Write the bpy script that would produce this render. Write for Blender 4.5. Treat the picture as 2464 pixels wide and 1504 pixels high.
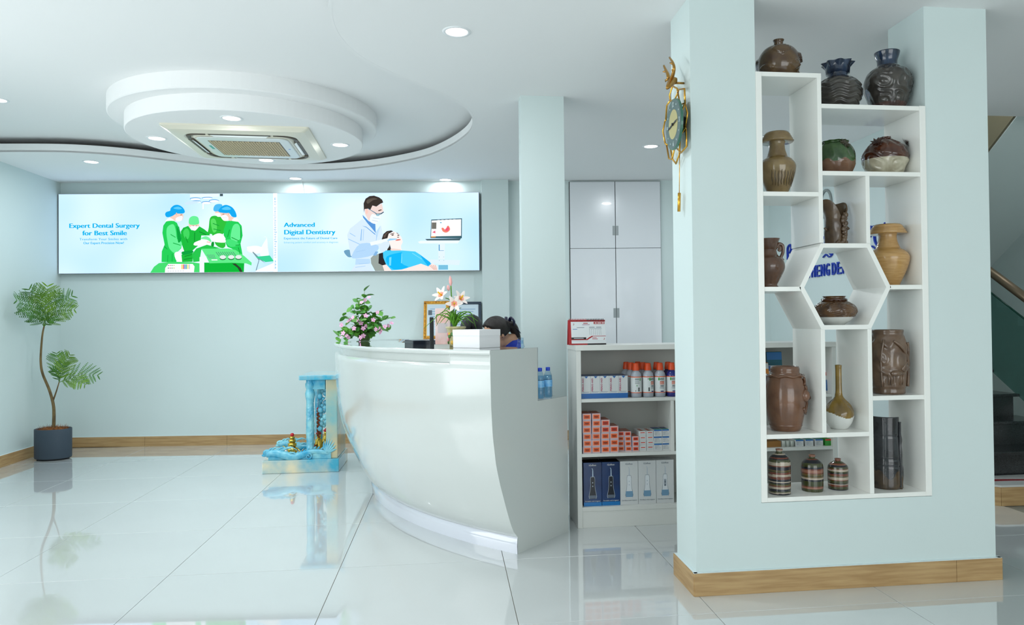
import bpy, bmesh, math, random
from mathutils import Vector, Matrix, noise
from math import sin, cos, pi, sqrt, atan2, radians, hypot

for o in list(bpy.data.objects):
    bpy.data.objects.remove(o, do_unlink=True)
S = bpy.context.scene
COL = S.collection

# ------------------------------------------------------------------ camera
F_PX, YAW, PITCH, ROLL = 1776.64, .11855, .01365, -.01027
CX, CY, CAM_H = 1291.08, 749.12, 1.193
fw = Vector((sin(YAW)*cos(PITCH), cos(YAW)*cos(PITCH), sin(PITCH)))
rt = Vector((cos(YAW), -sin(YAW), 0)); up = rt.cross(fw)
rt, up = cos(ROLL)*rt + sin(ROLL)*up, -sin(ROLL)*rt + cos(ROLL)*up
cam_d = bpy.data.cameras.new('camera'); cam = bpy.data.objects.new('camera', cam_d); COL.objects.link(cam)
cam_d.sensor_fit = 'HORIZONTAL'; cam_d.sensor_width = 36.0
cam_d.lens = F_PX/2464*36; cam_d.shift_x = -(CX-1232)/2464; cam_d.shift_y = (CY-752)/2464
cam_d.clip_start = .05; cam_d.clip_end = 100
cam.matrix_world = Matrix(((rt.x, up.x, -fw.x, 0), (rt.y, up.y, -fw.y, 0), (rt.z, up.z, -fw.z, CAM_H), (0, 0, 0, 1)))
S.camera = cam
CAMP = Vector((0, 0, CAM_H))

def ray(x, y): return rt*((x-CX)/F_PX) + up*(-(y-CY)/F_PX) + fw
def at_z(x, y, z=0): d = ray(x, y); return CAMP + d*((z-CAM_H)/d.z)
def at_y(x, y, Y): d = ray(x, y); return CAMP + d*(Y/d.y)

# ------------------------------------------------------------------ world, daylight, exposure
EXPOSURE = 0.0
S.view_settings.view_transform = 'Standard'; S.view_settings.look = 'None'
S.view_settings.exposure = EXPOSURE; S.view_settings.gamma = 1.0
S.view_settings.use_curve_mapping = False
W = bpy.data.worlds.new('daylight'); S.world = W; W.use_nodes = True
bgn = W.node_tree.nodes['Background']
bgn.inputs[0].default_value = (.97, .99, 1.0, 1); bgn.inputs[1].default_value = 4.1

def portal(name, loc, rot, sx, sy):
    l = bpy.data.lights.new(name, 'AREA'); l.shape = 'RECTANGLE'; l.size = sx; l.size_y = sy; l.energy = 1
    l.cycles.is_portal = True
    o = bpy.data.objects.new(name, l); COL.objects.link(o); o.location = loc; o.rotation_euler = rot
portal('window_portal_left', (-3.9, .85, 1.4), (0, radians(-90), 0), 2.3, 6.7)
portal('window_portal_front', (2.4, -3.1, 1.3), (radians(90), 0, 0), 4.4, 2.4)

# ------------------------------------------------------------------ materials
def lin(c):
    return tuple(((v/255)/12.92 if v/255 <= .04045 else ((v/255+.055)/1.055)**2.4) for v in c)
MATS = {}
def mat(name, rgb, rough=.5, spec=.5, metal=0., coat=0., var=0., vscale=8., bump=0., bscale=60., rgb2=None, stretch=None, trans=0., ior=None, coatr=.03):
    if name in MATS: return MATS[name]
    m = bpy.data.materials.new(name); m.use_nodes = True; nt = m.node_tree; b = nt.nodes['Principled BSDF']
    c = lin(rgb)
    b.inputs['Base Color'].default_value = (*c, 1); b.inputs['Roughness'].default_value = rough
    b.inputs['Specular IOR Level'].default_value = spec; b.inputs['Metallic'].default_value = metal
    b.inputs['Coat Weight'].default_value = coat; b.inputs['Coat Roughness'].default_value = coatr
    b.inputs['Transmission Weight'].default_value = trans
    if ior: b.inputs['IOR'].default_value = ior
    if var > 0 or bump > 0:
        tc = nt.nodes.new('ShaderNodeTexCoord'); mp = nt.nodes.new('ShaderNodeMapping')
        nt.links.new(tc.outputs['Object'], mp.inputs[0])
        if stretch: mp.inputs['Scale'].default_value = stretch
    if var > 0:
        n = nt.nodes.new('ShaderNodeTexNoise'); n.inputs['Scale'].default_value = vscale; n.inputs['Detail'].default_value = 5
        nt.links.new(mp.outputs[0], n.inputs['Vector'])
        r = nt.nodes.new('ShaderNodeValToRGB')
        c2 = lin(rgb2) if rgb2 else tuple(v*(1-var) for v in c)
        r.color_ramp.elements[0].position = .35; r.color_ramp.elements[1].position = .65
        r.color_ramp.elements[0].color = (*c2, 1); r.color_ramp.elements[1].color = (*c, 1)
        nt.links.new(n.outputs['Fac'], r.inputs[0]); nt.links.new(r.outputs[0], b.inputs['Base Color'])
    if bump > 0:
        n2 = nt.nodes.new('ShaderNodeTexNoise'); n2.inputs['Scale'].default_value = bscale; n2.inputs['Detail'].default_value = 4
        nt.links.new(mp.outputs[0], n2.inputs['Vector'])
        bp = nt.nodes.new('ShaderNodeBump'); bp.inputs['Strength'].default_value = bump; bp.inputs['Distance'].default_value = .01
        nt.links.new(n2.outputs['Fac'], bp.inputs['Height']); nt.links.new(bp.outputs[0], b.inputs['Normal'])
    MATS[name] = m; return m
def emit(name, rgb, k=1.0, vrgb=None, vs=1.2):
    if name in MATS: return MATS[name]
    m = bpy.data.materials.new(name); m.use_nodes = True; nt = m.node_tree; nt.nodes.clear()
    e = nt.nodes.new('ShaderNodeEmission'); o = nt.nodes.new('ShaderNodeOutputMaterial')
    e.inputs[0].default_value = (*lin(rgb), 1); e.inputs[1].default_value = k/2**EXPOSURE
    nt.links.new(e.outputs[0], o.inputs[0])
    if vrgb:
        tc = nt.nodes.new('ShaderNodeTexCoord'); n = nt.nodes.new('ShaderNodeTexNoise'); n.inputs['Scale'].default_value = vs
        n.inputs['Detail'].default_value = 1
        r = nt.nodes.new('ShaderNodeValToRGB'); r.color_ramp.elements[0].position = .35; r.color_ramp.elements[1].position = .65
        r.color_ramp.elements[0].color = (*lin(vrgb), 1); r.color_ramp.elements[1].color = (*lin(rgb), 1)
        nt.links.new(tc.outputs['Object'], n.inputs['Vector']); nt.links.new(n.outputs['Fac'], r.inputs[0]); nt.links.new(r.outputs[0], e.inputs[0])
    MATS[name] = m; return m
def glass(name, tint=(252, 254, 254), refl=.08, rough=0.0):
    if name in MATS: return MATS[name]
    m = bpy.data.materials.new(name); m.use_nodes = True; nt = m.node_tree; nt.nodes.clear()
    t = nt.nodes.new('ShaderNodeBsdfTransparent'); t.inputs[0].default_value = (*lin(tint), 1)
    g = nt.nodes.new('ShaderNodeBsdfGlossy'); g.inputs['Roughness'].default_value = rough
    lw = nt.nodes.new('ShaderNodeLayerWeight'); lw.inputs[0].default_value = .5
    pw = nt.nodes.new('ShaderNodeMath'); pw.operation = 'POWER'; pw.inputs[1].default_value = 4
    ma = nt.nodes.new('ShaderNodeMath'); ma.operation = 'MULTIPLY_ADD'; ma.inputs[1].default_value = .85; ma.inputs[2].default_value = refl*.5
    nt.links.new(lw.outputs['Facing'], pw.inputs[0]); nt.links.new(pw.outputs[0], ma.inputs[0])
    mx = nt.nodes.new('ShaderNodeMixShader'); o = nt.nodes.new('ShaderNodeOutputMaterial')
    nt.links.new(ma.outputs[0], mx.inputs[0]); nt.links.new(t.outputs[0], mx.inputs[1]); nt.links.new(g.outputs[0], mx.inputs[2])
    nt.links.new(mx.outputs[0], o.inputs[0]); MATS[name] = m; return m

M_WALL = mat('mint_wall_paint', (211, 225, 224), .6, .3, var=.03, vscale=.8, bump=.02, bscale=220)
M_CEIL = mat('white_ceiling_paint', (242, 243, 243), .8, .2, bump=.01, bscale=90)
M_COVE = mat('cove_shade_grey', (120, 118, 116), .9, .1)
M_TILE = mat('polished_white_tile', (212, 216, 216), .06, .5, coat=1., var=.03, vscale=1.5, coatr=.015)
M_GROUT = mat('grout_grey_beige', (150, 146, 134), .9, .1)
M_WOOD = mat('wood_look_tile', (190, 158, 112), .4, .4, var=.2, vscale=3, rgb2=(168, 134, 90), stretch=(1.5, 1.5, 22))
M_WHITE = mat('white_lacquer', (238, 239, 235), .3, .4, coat=.3)
M_BOARD = mat('white_shelf_board', (240, 241, 236), .28, .4, coat=.3, bump=.01, bscale=120)
M_DESK = mat('white_solid_surface', (210, 215, 212), .16, .5, coat=.7, bump=.012, bscale=7, coatr=.08)
M_DTOP = mat('counter_glass_top', (190, 202, 200), .04, .6, coat=1., coatr=.01)
M_TOE = mat('toe_strip_gloss', (222, 226, 236), .1, .5, coat=1., bump=.03, bscale=9)
M_BLACK = mat('black_plastic', (22, 24, 28), .35)
M_DARK = mat('dark_gap', (12, 12, 12), .9, .1)
M_SHELFIN = mat('shelf_back_panel', (205, 204, 198), .5, .3)
M_GOLD = mat('brushed_gold', (222, 168, 72), .25, .5, metal=1.)
M_GLASS = glass('clear_glass')
M_LAMP = emit('downlight_diffuser', (255, 255, 255), 7)

# ------------------------------------------------------------------ mesh helpers
class MB:
    def __init__(s): s.v = []; s.f = []; s.mi = []; s.mats = []; s.sm = []
    def _m(s, m):
        if m not in s.mats: s.mats.append(m)
        return s.mats.index(m)
    def add(s, verts, faces, m, smooth=False):
        o = len(s.v); s.v += [tuple(p) for p in verts]; i = s._m(m)
        for f in faces: s.f.append(tuple(a+o for a in f)); s.mi.append(i); s.sm.append(smooth)
        return s
    def box(s, a, b, m, M=None):
        x0, y0, z0 = a; x1, y1, z1 = b
        v = [Vector(p) for p in ((x0,y0,z0),(x1,y0,z0),(x1,y1,z0),(x0,y1,z0),(x0,y0,z1),(x1,y0,z1),(x1,y1,z1),(x0,y1,z1))]
        if M: v = [M @ p for p in v]
        return s.add(v, [(0,3,2,1),(4,5,6,7),(0,1,5,4),(1,2,6,5),(2,3,7,6),(3,0,4,7)], m)
    def bbox(s, a, b, m, w=.004, M=None):      # box with chamfered edges
        bm = bmesh.new(); x0,y0,z0 = a; x1,y1,z1 = b
        bmesh.ops.create_cube(bm, size=1)
        for q in bm.verts: q.co = Vector(((x0+x1)/2+q.co.x*(x1-x0), (y0+y1)/2+q.co.y*(y1-y0), (z0+z1)/2+q.co.z*(z1-z0)))
        bmesh.ops.bevel(bm, geom=bm.edges[:], offset=w, segments=2, affect='EDGES', profile=.6)
        bm.verts.index_update()
        v = [M @ q.co if M else q.co.copy() for q in bm.verts]; f = [[q.index for q in g.verts] for g in bm.faces]; bm.free()
        return s.add(v, f, m)
    def prism(s, poly, z0, z1, m, cap=True):
        n = len(poly); v = [(x, y, z0) for x, y in poly]+[(x, y, z1) for x, y in poly]
        f = [(i, (i+1) % n, n+(i+1) % n, n+i) for i in range(n)]
        if cap: f += [tuple(range(n))[::-1], tuple(range(n, 2*n))]
        return s.add(v, f, m)
    def extr(s, poly, M, d, m):                # polygon in local xy, extruded along local z, moved by M
        n = len(poly); v = [M @ Vector((x, y, 0)) for x, y in poly]+[M @ Vector((x, y, d)) for x, y in poly]
        f = [(i, (i+1) % n, n+(i+1) % n, n+i) for i in range(n)]+[tuple(range(n))[::-1], tuple(range(n, 2*n))]
        return s.add(v, f, m)
    def tube(s, pts, rad, m, n=8, cap=True, flat=None):
        pts = [Vector(p) for p in pts]; N = len(pts); rad = rad if isinstance(rad, (list, tuple)) else [rad]*N
        v = []; prev = None
        for i, p in enumerate(pts):
            t = (pts[min(i+1, N-1)]-pts[max(i-1, 0)]).normalized()
            if prev is None:
                a = t.cross(Vector((0, 0, 1)));  a = a if a.length > .05 else t.cross(Vector((0, 1, 0)))
                a.normalize()
            else:
                a = prev - t*prev.dot(t); a = a.normalized() if a.length > 1e-6 else prev
            prev = a; b = t.cross(a)
            for k in range(n):
                q = 2*pi*k/n; v.append(p + (a*cos(q) + b*sin(q)*(flat or 1))*rad[i])
        f = [(i*n+k, i*n+(k+1) % n, (i+1)*n+(k+1) % n, (i+1)*n+k) for i in range(N-1) for k in range(n)]
        if cap: f += [tuple(range(n))[::-1], tuple(range((N-1)*n, N*n))]
        return s.add(v, f, m, True)
    def lathe(s, prof, m, n=32, c=(0, 0, 0), disp=None, mfun=None, a0=0, a1=2*pi):
        full = abs(a1-a0-2*pi) < 1e-6; cnt = n if full else n+1
        v = []; N = len(prof)
        for i, (r, z) in enumerate(prof):
            for k in range(cnt):
                q = a0+(a1-a0)*k/n; rr = r
                if disp and r > 1e-4: rr = r + disp(q, z, r, i)
                v.append((c[0]+rr*cos(q), c[1]+rr*sin(q), c[2]+z))
        f = []; ms = []
        for i in range(N-1):
            for k in range(n):
                k2 = (k+1) % cnt
                f.append((i*cnt+k, i*cnt+k2, (i+1)*cnt+k2, (i+1)*cnt+k))
                ms.append(mfun(a0+(a1-a0)*(k+.5)/n, (prof[i][1]+prof[i+1][1])/2, i) if mfun else m)
        o = len(s.v); s.v += v
        for g, mm in zip(f, ms): s.f.append(tuple(a+o for a in g)); s.mi.append(s._m(mm)); s.sm.append(True)
        return s
    def ball(s, c, r, m, n=10, sc=(1, 1, 1), M=None):
        v = []; f = []
        for i in range(n+1):
            t = pi*i/n
            for k in range(2*n):
                q = pi*k/n; p = Vector((sin(t)*cos(q)*sc[0], sin(t)*sin(q)*sc[1], cos(t)*sc[2]))*r
                if M: p = M @ p
                v.append(Vector(c)+p)
        for i in range(n):
            for k in range(2*n): f.append((i*2*n+k, (i+1)*2*n+k, (i+1)*2*n+(k+1) % (2*n), i*2*n+(k+1) % (2*n)))
        return s.add(v, f, m, True)
    def mesh(s, name):
        me = bpy.data.meshes.new(name); me.from_pydata(s.v, [], s.f)
        for m in s.mats: me.materials.append(m)
        me.polygons.foreach_set('material_index', s.mi); me.polygons.foreach_set('use_smooth', s.sm)
        me.validate(); me.update(); return me
    def build(s, name, parent=None, loc=None, rot=None):
        return link(name, s.mesh(name), parent, loc, rot)
def link(name, me, parent=None, loc=None, rot=None):
    o = bpy.data.objects.new(name, me); COL.objects.link(o); o.parent = parent
    if loc is not None: o.location = loc
    if rot is not None: o.rotation_euler = rot
    return o
def tag(o, label=None, cat=None, group=None, kind=None):
    if label: o['label'] = label
    if cat: o['category'] = cat
    if group: o['group'] = group
    if kind: o['kind'] = kind
    return o
def thing(name, loc, label, cat, rz=0, group=None):
    o = bpy.data.objects.new(name, None); COL.objects.link(o); o.location = loc; o.rotation_euler = (0, 0, rz)
    o.empty_display_size = .05
    return tag(o, label, cat, group)
def copy_tree(o, parent=None, loc=None):
    c = o.copy(); COL.objects.link(c); c.parent = parent
    if loc is not None: c.location = loc
    for ch in list(o.children): copy_tree(ch, c)
    return c
def struct(name, mb, label=None, parent=None):
    o = mb.build(name, parent)
    if parent is None: tag(o, label, kind='structure')
    return o
def cr(pts, n=8, closed=False):               # Catmull-Rom through 2D / 3D points
    P = [Vector(p) for p in pts]; out = []; N = len(P)
    rng = range(N if closed else N-1)
    for i in rng:
        p0 = P[(i-1) % N] if closed or i > 0 else P[0]*2-P[1]
        p1 = P[i]; p2 = P[(i+1) % N]; p3 = P[(i+2) % N] if closed or i+2 < N else P[N-1]*2-P[N-2]
        for k in range(n):
            t = k/n
            out.append(.5*((2*p1)+(p2-p0)*t+(2*p0-5*p1+4*p2-p3)*t*t+(3*p1-p0-3*p2+p3)*t**3))
    if not closed: out.append(P[-1])
    return out
_dg = None
def text_mesh(body, size, m, bold=0., extrude=0., width=None, align='LEFT', res=2, space=1.0, height=None):
    cu = bpy.data.curves.new('txt', 'FONT'); cu.body = body; cu.size = size; cu.extrude = extrude; cu.offset = bold
    cu.resolution_u = res; cu.align_x = 'LEFT'; cu.space_character = space
    ob = bpy.data.objects.new('txt', cu); COL.objects.link(ob)
    me = bpy.data.meshes.new_from_object(ob.evaluated_get(bpy.context.evaluated_depsgraph_get()))
    bpy.data.objects.remove(ob); bpy.data.curves.remove(cu)
    me.materials.clear(); me.materials.append(m)
    xs = [v.co.x for v in me.vertices]; ys = [v.co.y for v in me.vertices]
    if xs:
        x0, x1 = min(xs), max(xs); k = (width/(x1-x0)) if width and x1 > x0 else 1
        y0, y1 = min(ys), max(ys); h = (height/(y1-y0)) if height and y1 > y0 else 1
        sh = {'LEFT': 0, 'CENTER': -(x1-x0)*k/2, 'RIGHT': -(x1-x0)*k}[align]
        for v in me.vertices: v.co.x = (v.co.x-x0)*k+sh; v.co.y = v.co.y*h
    me.update(); return me
def mb_text(mb, body, size, m, M, **kw):       # put flat lettering into a mesh builder, text plane moved by M
    me = text_mesh(body, size, m, **kw)
    mb.add([M @ v.co for v in me.vertices], [tuple(p.vertices) for p in me.polygons], m)
    bpy.data.meshes.remove(me)
FRONT = Matrix(((1, 0, 0, 0), (0, 0, -1, 0), (0, 1, 0, 0), (0, 0, 0, 1)))   # text xy -> world xz, facing -Y
def front(x, y, z): return Matrix.Translation((x, y, z)) @ FRONT
RND = random.Random(7)
# ================================================================== STRUCTURE
CEIL, RECESS = 2.61, 2.73
LW = -3.80
def bw(x): return 7.780-.0872*(x+3.692)       # back wall line in plan
# floor: grout bed with every tile a piece of its own
fl = MB(); fl.box((-4.0, -3.2, -.06), (6.0, 8.2, -.004), M_GROUT)
floor = struct('floor', fl)
tm = MB(); tm.bbox((-.3987, -.3987, -.0040), (.3987, .3987, 0), M_TILE, .0010)
tme = tm.mesh('floor_tile')
for i in range(-2, 8):
    for j in range(-7, 6):
        x = (i-.5-2.6712)*.8; y = (j+.5+3.6389)*.8
        if x < -4.2: continue
        link('floor_tile', tme, floor, (x, y, 0))
# walls
struct('wall_back', MB().prism([(LW-.1, bw(LW-.1)), (3.4, bw(3.4)), (3.4, 8.1), (LW-.1, 8.1)], 0, 2.8, M_WALL))
wl = MB(); wl.box((LW-.12, 4.2, 0), (LW, 8.1, 2.8), M_WALL); wl.box((LW-.12, -3.2, 0), (LW, 4.2, .25), M_WALL)
wl.box((LW-.12, -3.2, 2.5), (LW, 4.2, 2.8), M_WALL); wl.box((LW-.12, -3.2, .25), (LW, -2.5, 2.5), M_WALL)
struct('wall_left', wl)
struct('wall_right', MB().box((3.25, 4.9, 0), (3.37, 7.4, 2.8), M_WALL))
struct('wall_stairwell', MB().box((5.2, -3.2, 0), (5.32, 8.2, 4.2), M_WALL).box((3.25, 7.3, 0), (5.3, 7.42, 4.2), M_WALL).box((3.37, 4.9, 2.8), (3.40, 7.3, 4.2), M_WALL))
wf = MB(); wf.box((LW-.12, -3.32, 0), (5.3, -3.2, .1), M_WALL); wf.box((LW-.12, -3.32, 2.5), (5.3, -3.2, 2.8), M_WALL)
wf.box((LW-.12, -3.32, .1), (.2, -3.2, 2.5), M_WALL); wf.box((4.6, -3.32, .1), (5.3, -3.2, 2.5), M_WALL)
struct('wall_front', wf)
M_ALU = mat('aluminium_frame', (190, 195, 198), .35, .5, metal=.8)
def window(name, axis, p, a0, a1, z0, z1, n):
    w = tag(bpy.data.objects.new(name, None), kind='structure'); COL.objects.link(w); st = (a1-a0)/n
    for k in range(n):
        fm = MB(); q0, q1 = a0+k*st, a0+(k+1)*st
        def bx(u0, u1, zz0, zz1, d):
            if axis == 'x': fm.box((p-d, u0, zz0), (p+d, u1, zz1), M_ALU)
            else: fm.box((u0, p-d, zz0), (u1, p+d, zz1), M_ALU)
        bx(q0, q0+.03, z0, z1, .03); bx(q1-.03, q1, z0, z1, .03); bx(q0, q1, z0, z0+.04, .03); bx(q0, q1, z1-.04, z1, .03)
        fm.build('window_frame', w)
        g = MB()
        if axis == 'x': g.box((p-.003, q0+.03, z0+.04), (p+.003, q1-.03, z1-.04), M_GLASS)
        else: g.box((q0+.03, p-.003, z0+.04), (q1-.03, p+.003, z1-.04), M_GLASS)
        g.build('pane', w)
window('window_1', 'x', LW-.06, -2.5, 4.2, .25, 2.5, 5)
window('window_2', 'y', -3.26, .2, 4.6, .1, 2.5, 4)
# ceiling: recessed upper field, lower perimeter field with a wavy edge, upstand lip
struct('ceiling', MB().box((LW-.12, -3.3, RECESS), (5.32, 4.77, RECESS+.1), M_CEIL).box((LW-.12, 4.77, RECESS), (3.4, 8.1, RECESS+.1), M_CEIL).box((3.3, 4.77, 4.1), (5.3, 7.4, 4.2), M_CEIL))
wave = [(-3.86, 6.46), (-3.27, 6.41), (-2.96, 6.43), (-2.68, 6.52), (-2.41, 6.67), (-2.12, 6.83), (-1.8, 6.97), (-1.44, 7.04), (-1.06, 6.99), (-.66, 6.80),
        (-.27, 6.46), (-.06, 6.15), (.11, 5.73), (.18, 5.35), (.14, 4.95), (-.02, 4.62), (-.27, 4.30), (-.45, 4.02), (-.53, 3.75), (-.54, 3.5), (-.50, 3.25), (-.4, 2.9), (-.3, 2.3), (-.3, 1.5)]
wc = [(p.x, p.y) for p in cr(wave, 6)]
edge = wc + [(-.3, -3.3)]
lowp = edge + [(5.32, -3.3), (5.32, 4.77), (3.37, 4.77), (3.37, 8.1), (LW-.1, 8.1)]
struct('ceiling_lower', MB().prism(lowp, CEIL, CEIL+.015, M_CEIL))
lip = MB()
for k in range(len(edge)-1):
    a = Vector(edge[k]); b = Vector(edge[k+1]); t = (b-a).normalized(); n = Vector((t.y, -t.x))*.0
    if k == 0: ns = []
    ns.append(Vector((-t.y, t.x)))
ns.append(ns[-1]); L = len(edge)
vv = []
for k in range(L):
    n = (ns[k]+ns[max(k-1, 0)]).normalized(); p = Vector(edge[k])
    for off, z in ((0, CEIL-.0005), (0, CEIL+.068), (.018, CEIL+.068), (.018, CEIL-.0005)): vv.append((p.x+n.x*off, p.y+n.y*off, z))
ff = [(k*4+a, (k+1)*4+a, (k+1)*4+(a+1) % 4, k*4+(a+1) % 4) for k in range(L-1) for a in range(4)]
lip.add(vv, ff, M_CEIL, False)
struct('trim_1', lip)
# cove behind the lip: sheet at the slot's back, its shade put into the grey colour
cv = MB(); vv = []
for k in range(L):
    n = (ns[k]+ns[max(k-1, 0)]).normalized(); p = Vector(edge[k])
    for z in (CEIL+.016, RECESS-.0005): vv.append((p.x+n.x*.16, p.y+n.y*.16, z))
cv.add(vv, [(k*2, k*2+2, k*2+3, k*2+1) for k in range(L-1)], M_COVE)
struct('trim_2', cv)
# round two-tier ceiling medallion
PC = (-1.42, 5.54); PZ = 2.52
pod = MB()
def ring(r0, z0, r1, z1): pod.lathe([(r0, z0), (r1, z1)], M_CEIL, 96, (PC[0], PC[1], 0))
ring(.90, RECESS, .90, 2.631); ring(.90, 2.631, .893, 2.625); ring(.893, 2.625, .797, 2.625); ring(.797, 2.625, .797, PZ+.004); ring(.797, PZ+.004, .793, PZ); ring(.793, PZ, 0, PZ)
for i in range(len(pod.sm)): pod.sm[i] = True
po = struct('ceiling_medallion', pod)
for p in po.data.polygons: p.use_smooth = False
# columns
struct('wall_column', MB().box((.457, 4.585, 0), (.732, 4.705, CEIL+.01), M_WALL))
pl = MB(); pl.prism([(.335, bw(.335)-.085), (.60, bw(.60)-.085), (.60, bw(.6)+.05), (.335, bw(.335)+.05)], 0, CEIL+.01, M_WALL)
struct('wall_pilaster', pl)
# partition with the opening for the display shelf
PY0, PY1 = 3.112, 3.385
pt = MB(); pt.box((1.058, PY0, 0), (1.355, PY1, CEIL+.01), M_WALL); pt.box((2.16, PY0, 0), (2.468, PY1, CEIL+.01), M_WALL)
pt.box((1.355, PY0, 0), (2.16, PY1, .386), M_WALL)
struct('wall_partition', pt)
M_SKIRTTOP = mat('skirting_top_caulk', (225, 238, 240), .5)
def skirting(name, runs, h=.098, t=.018):
    root = tag(bpy.data.objects.new(name, None), kind='structure'); COL.objects.link(root)
    for (x0, y0), (x1, y1), L_ in runs:
        a = Vector((x0, y0)); b = Vector((x1, y1)); d = b-a; tot = d.length; ang = atan2(d.y, d.x)
        p = 0
        while p < tot-1e-4:
            q = min(p+L_, tot); M = Matrix.Translation((x0, y0, 0)) @ Matrix.Rotation(ang, 4, 'Z')
            m_ = MB().bbox((p+.0008, -t, 0), (q-.0008, 0, h), M_WOOD, .0015, M); m_.box((p, -t*.8, h-.002), (q, -.0005, h+.0015), M_SKIRTTOP, M)
            m_.build('skirting_tile', root); p = q
skirting('baseboard_back', [((LW+.02, bw(LW+.02)), (.33, bw(.33)), .8)])
skirting('baseboard_left', [((LW, 7.77-3.2), (LW, 7.77), .8)])
for o in list(bpy.data.objects):
    pass
skirting('baseboard_partition', [((1.04, PY0), (2.486, PY0), 1.22), ((1.058, PY1), (1.058, PY0-.017), 1.0), ((2.468, PY0-.017), (2.468, PY1), 1.0)], t=.02)
skirting('baseboard_right', [((.76, bw(.76)), (3.2, bw(3.2)), .8)])
skirting('baseboard_column', [((.457, 4.705), (.457, 4.585), 1.)])

# ------------------------------------------------------------------ stairs
M_GRAN = mat('black_granite', (30, 31, 32), .18, .5, var=.3, vscale=180, rgb2=(52, 54, 55))
M_MARB = mat('pale_marble_red_vein', (205, 206, 204), .15, .5, var=.9, vscale=1.6, rgb2=(205, 206, 204))
M_RED = mat('red_vein_inlay', (150, 24, 34), .2, .5)
st = thing('staircase', (4.25, 4.25, 0), 'black granite stairs with glass balustrade rising behind the partition', 'stairs')
def L(x, y, z): return (x-4.25, y-4.25, z)
mb = MB(); pf = [(3.445, 4.287), (3.9, 4.262), (4.6, 4.262), (4.6, 4.56), (3.30, 4.56), (3.30, 4.40)]
mb.prism([(x-4.25, y-4.25) for x, y in pf], .118, .130, M_MARB); mb.build('landing_top', st)
for a, b in ((0, 5), (0, 1), (1, 2)):
    p = Vector(pf[a]); q = Vector(pf[b]); d = (q-p).normalized(); nn = Vector((-d.y, d.x))
    if (Vector((4, 4.5))-p).dot(nn) < 0: nn = -nn
    r = [p+d*.001, q-d*.001, q-d*.001+nn*.012, p+d*.001+nn*.012]
    MB().prism([(v.x-4.25, v.y-4.25) for v in r], 0, .118, M_WOOD).build('face_tile', st)
rp = [(x+.012*sin(i*2.3), y) for i, (x, y) in enumerate([(3.34, 4.44), (3.46, 4.405), (3.62, 4.40), (3.74, 4.385), (3.90, 4.36), (3.92, 4.375), (3.78, 4.41), (3.66, 4.44), (3.50, 4.46), (3.38, 4.47)])]
MB().prism([(x-4.25, y-4.25) for x, y in rp], .1301, .1306, M_RED).build('red_inlay', st)
Y1, D_, R_, Z0 = 4.56, .26, .165, .118
for k in range(1, 9):
    y = Y1+(k-1)*D_; z = Z0+k*R_
    MB().box(L(3.39, y+.025, z-R_), L(4.215, y+.045, z-.022), M_GRAN).build('riser', st)
    MB().bbox(L(3.39, y, z-.022), L(4.25, y+D_+.045, z), M_GRAN, .004).build('tread', st)
    MB().box(L(3.39, y+.046, z-R_), L(4.20, y+D_+.024, z-.0225), M_WALL).build('step_core', st)
gt = lambda y: 1.374+.62*(y-5.365); gb = lambda y: .75+.62*(y-5.365)
M_GTEAL = glass('teal_tinted_glass', (196, 220, 216))
ys0, ys1 = 4.45, 6.6
g = MB(); g.extr([(ys0, gb(ys0)), (ys1, gb(ys1)), (ys1, gt(ys1)), (ys0, gt(ys0))], Matrix.Translation(L(4.262, 4.25, 0)) @ Matrix(((0,0,1,0),(1,0,0,-4.25+0),(0,1,0,0),(0,0,0,1))), .012, M_GTEAL)
g.build('glass_panel', st)
M_GEDGE = mat('glass_edge_green', (20, 70, 58), .1)
MB().tube([L(4.268, ys0, gt(ys0)), L(4.268, ys1, gt(ys1))], .007, M_GEDGE, 6).build('glass_edge', st)
M_BRONZE = mat('bronze_handrail', (128, 112, 92), .3, .5, metal=.6)
MB().tube([L(4.268, ys0, gt(ys0)+.165), L(4.268, ys1, gt(ys1)+.165)], .033, M_BRONZE, 14).build('handrail', st)
for yy in (4.6, 5.6, 6.4): MB().tube([L(4.268, yy, gt(yy)), L(4.268, yy, gt(yy)+.15)], .01, M_BRONZE, 8).build('bracket', st)
# upper flight overhead
sf = lambda y: 2.706-.70*(y-5.073)
M_OLIVE = mat('olive_stringer', (112, 106, 84), .6)
fl2 = MB(); M2 = lambda x: Matrix.Translation((x, 0, 0)) @ Matrix(((0,0,1,0),(1,0,0,0),(0,1,0,0),(0,0,0,1)))
fl2.extr([(4.78, sf(4.78)), (6.9, sf(6.9)), (6.9, sf(6.9)+.12), (4.78, sf(4.78)+.12)], M2(4.27), .93, M_WALL)
struct('wall_upper_flight', fl2)
ol = MB(); ol.extr([(4.80, sf(4.80)+.01), (6.9, sf(6.9)+.01), (6.9, sf(6.9)+.6), (4.80, sf(4.80)+.6)], M2(4.25), .02, M_OLIVE)
struct('trim_3', ol)
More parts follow.
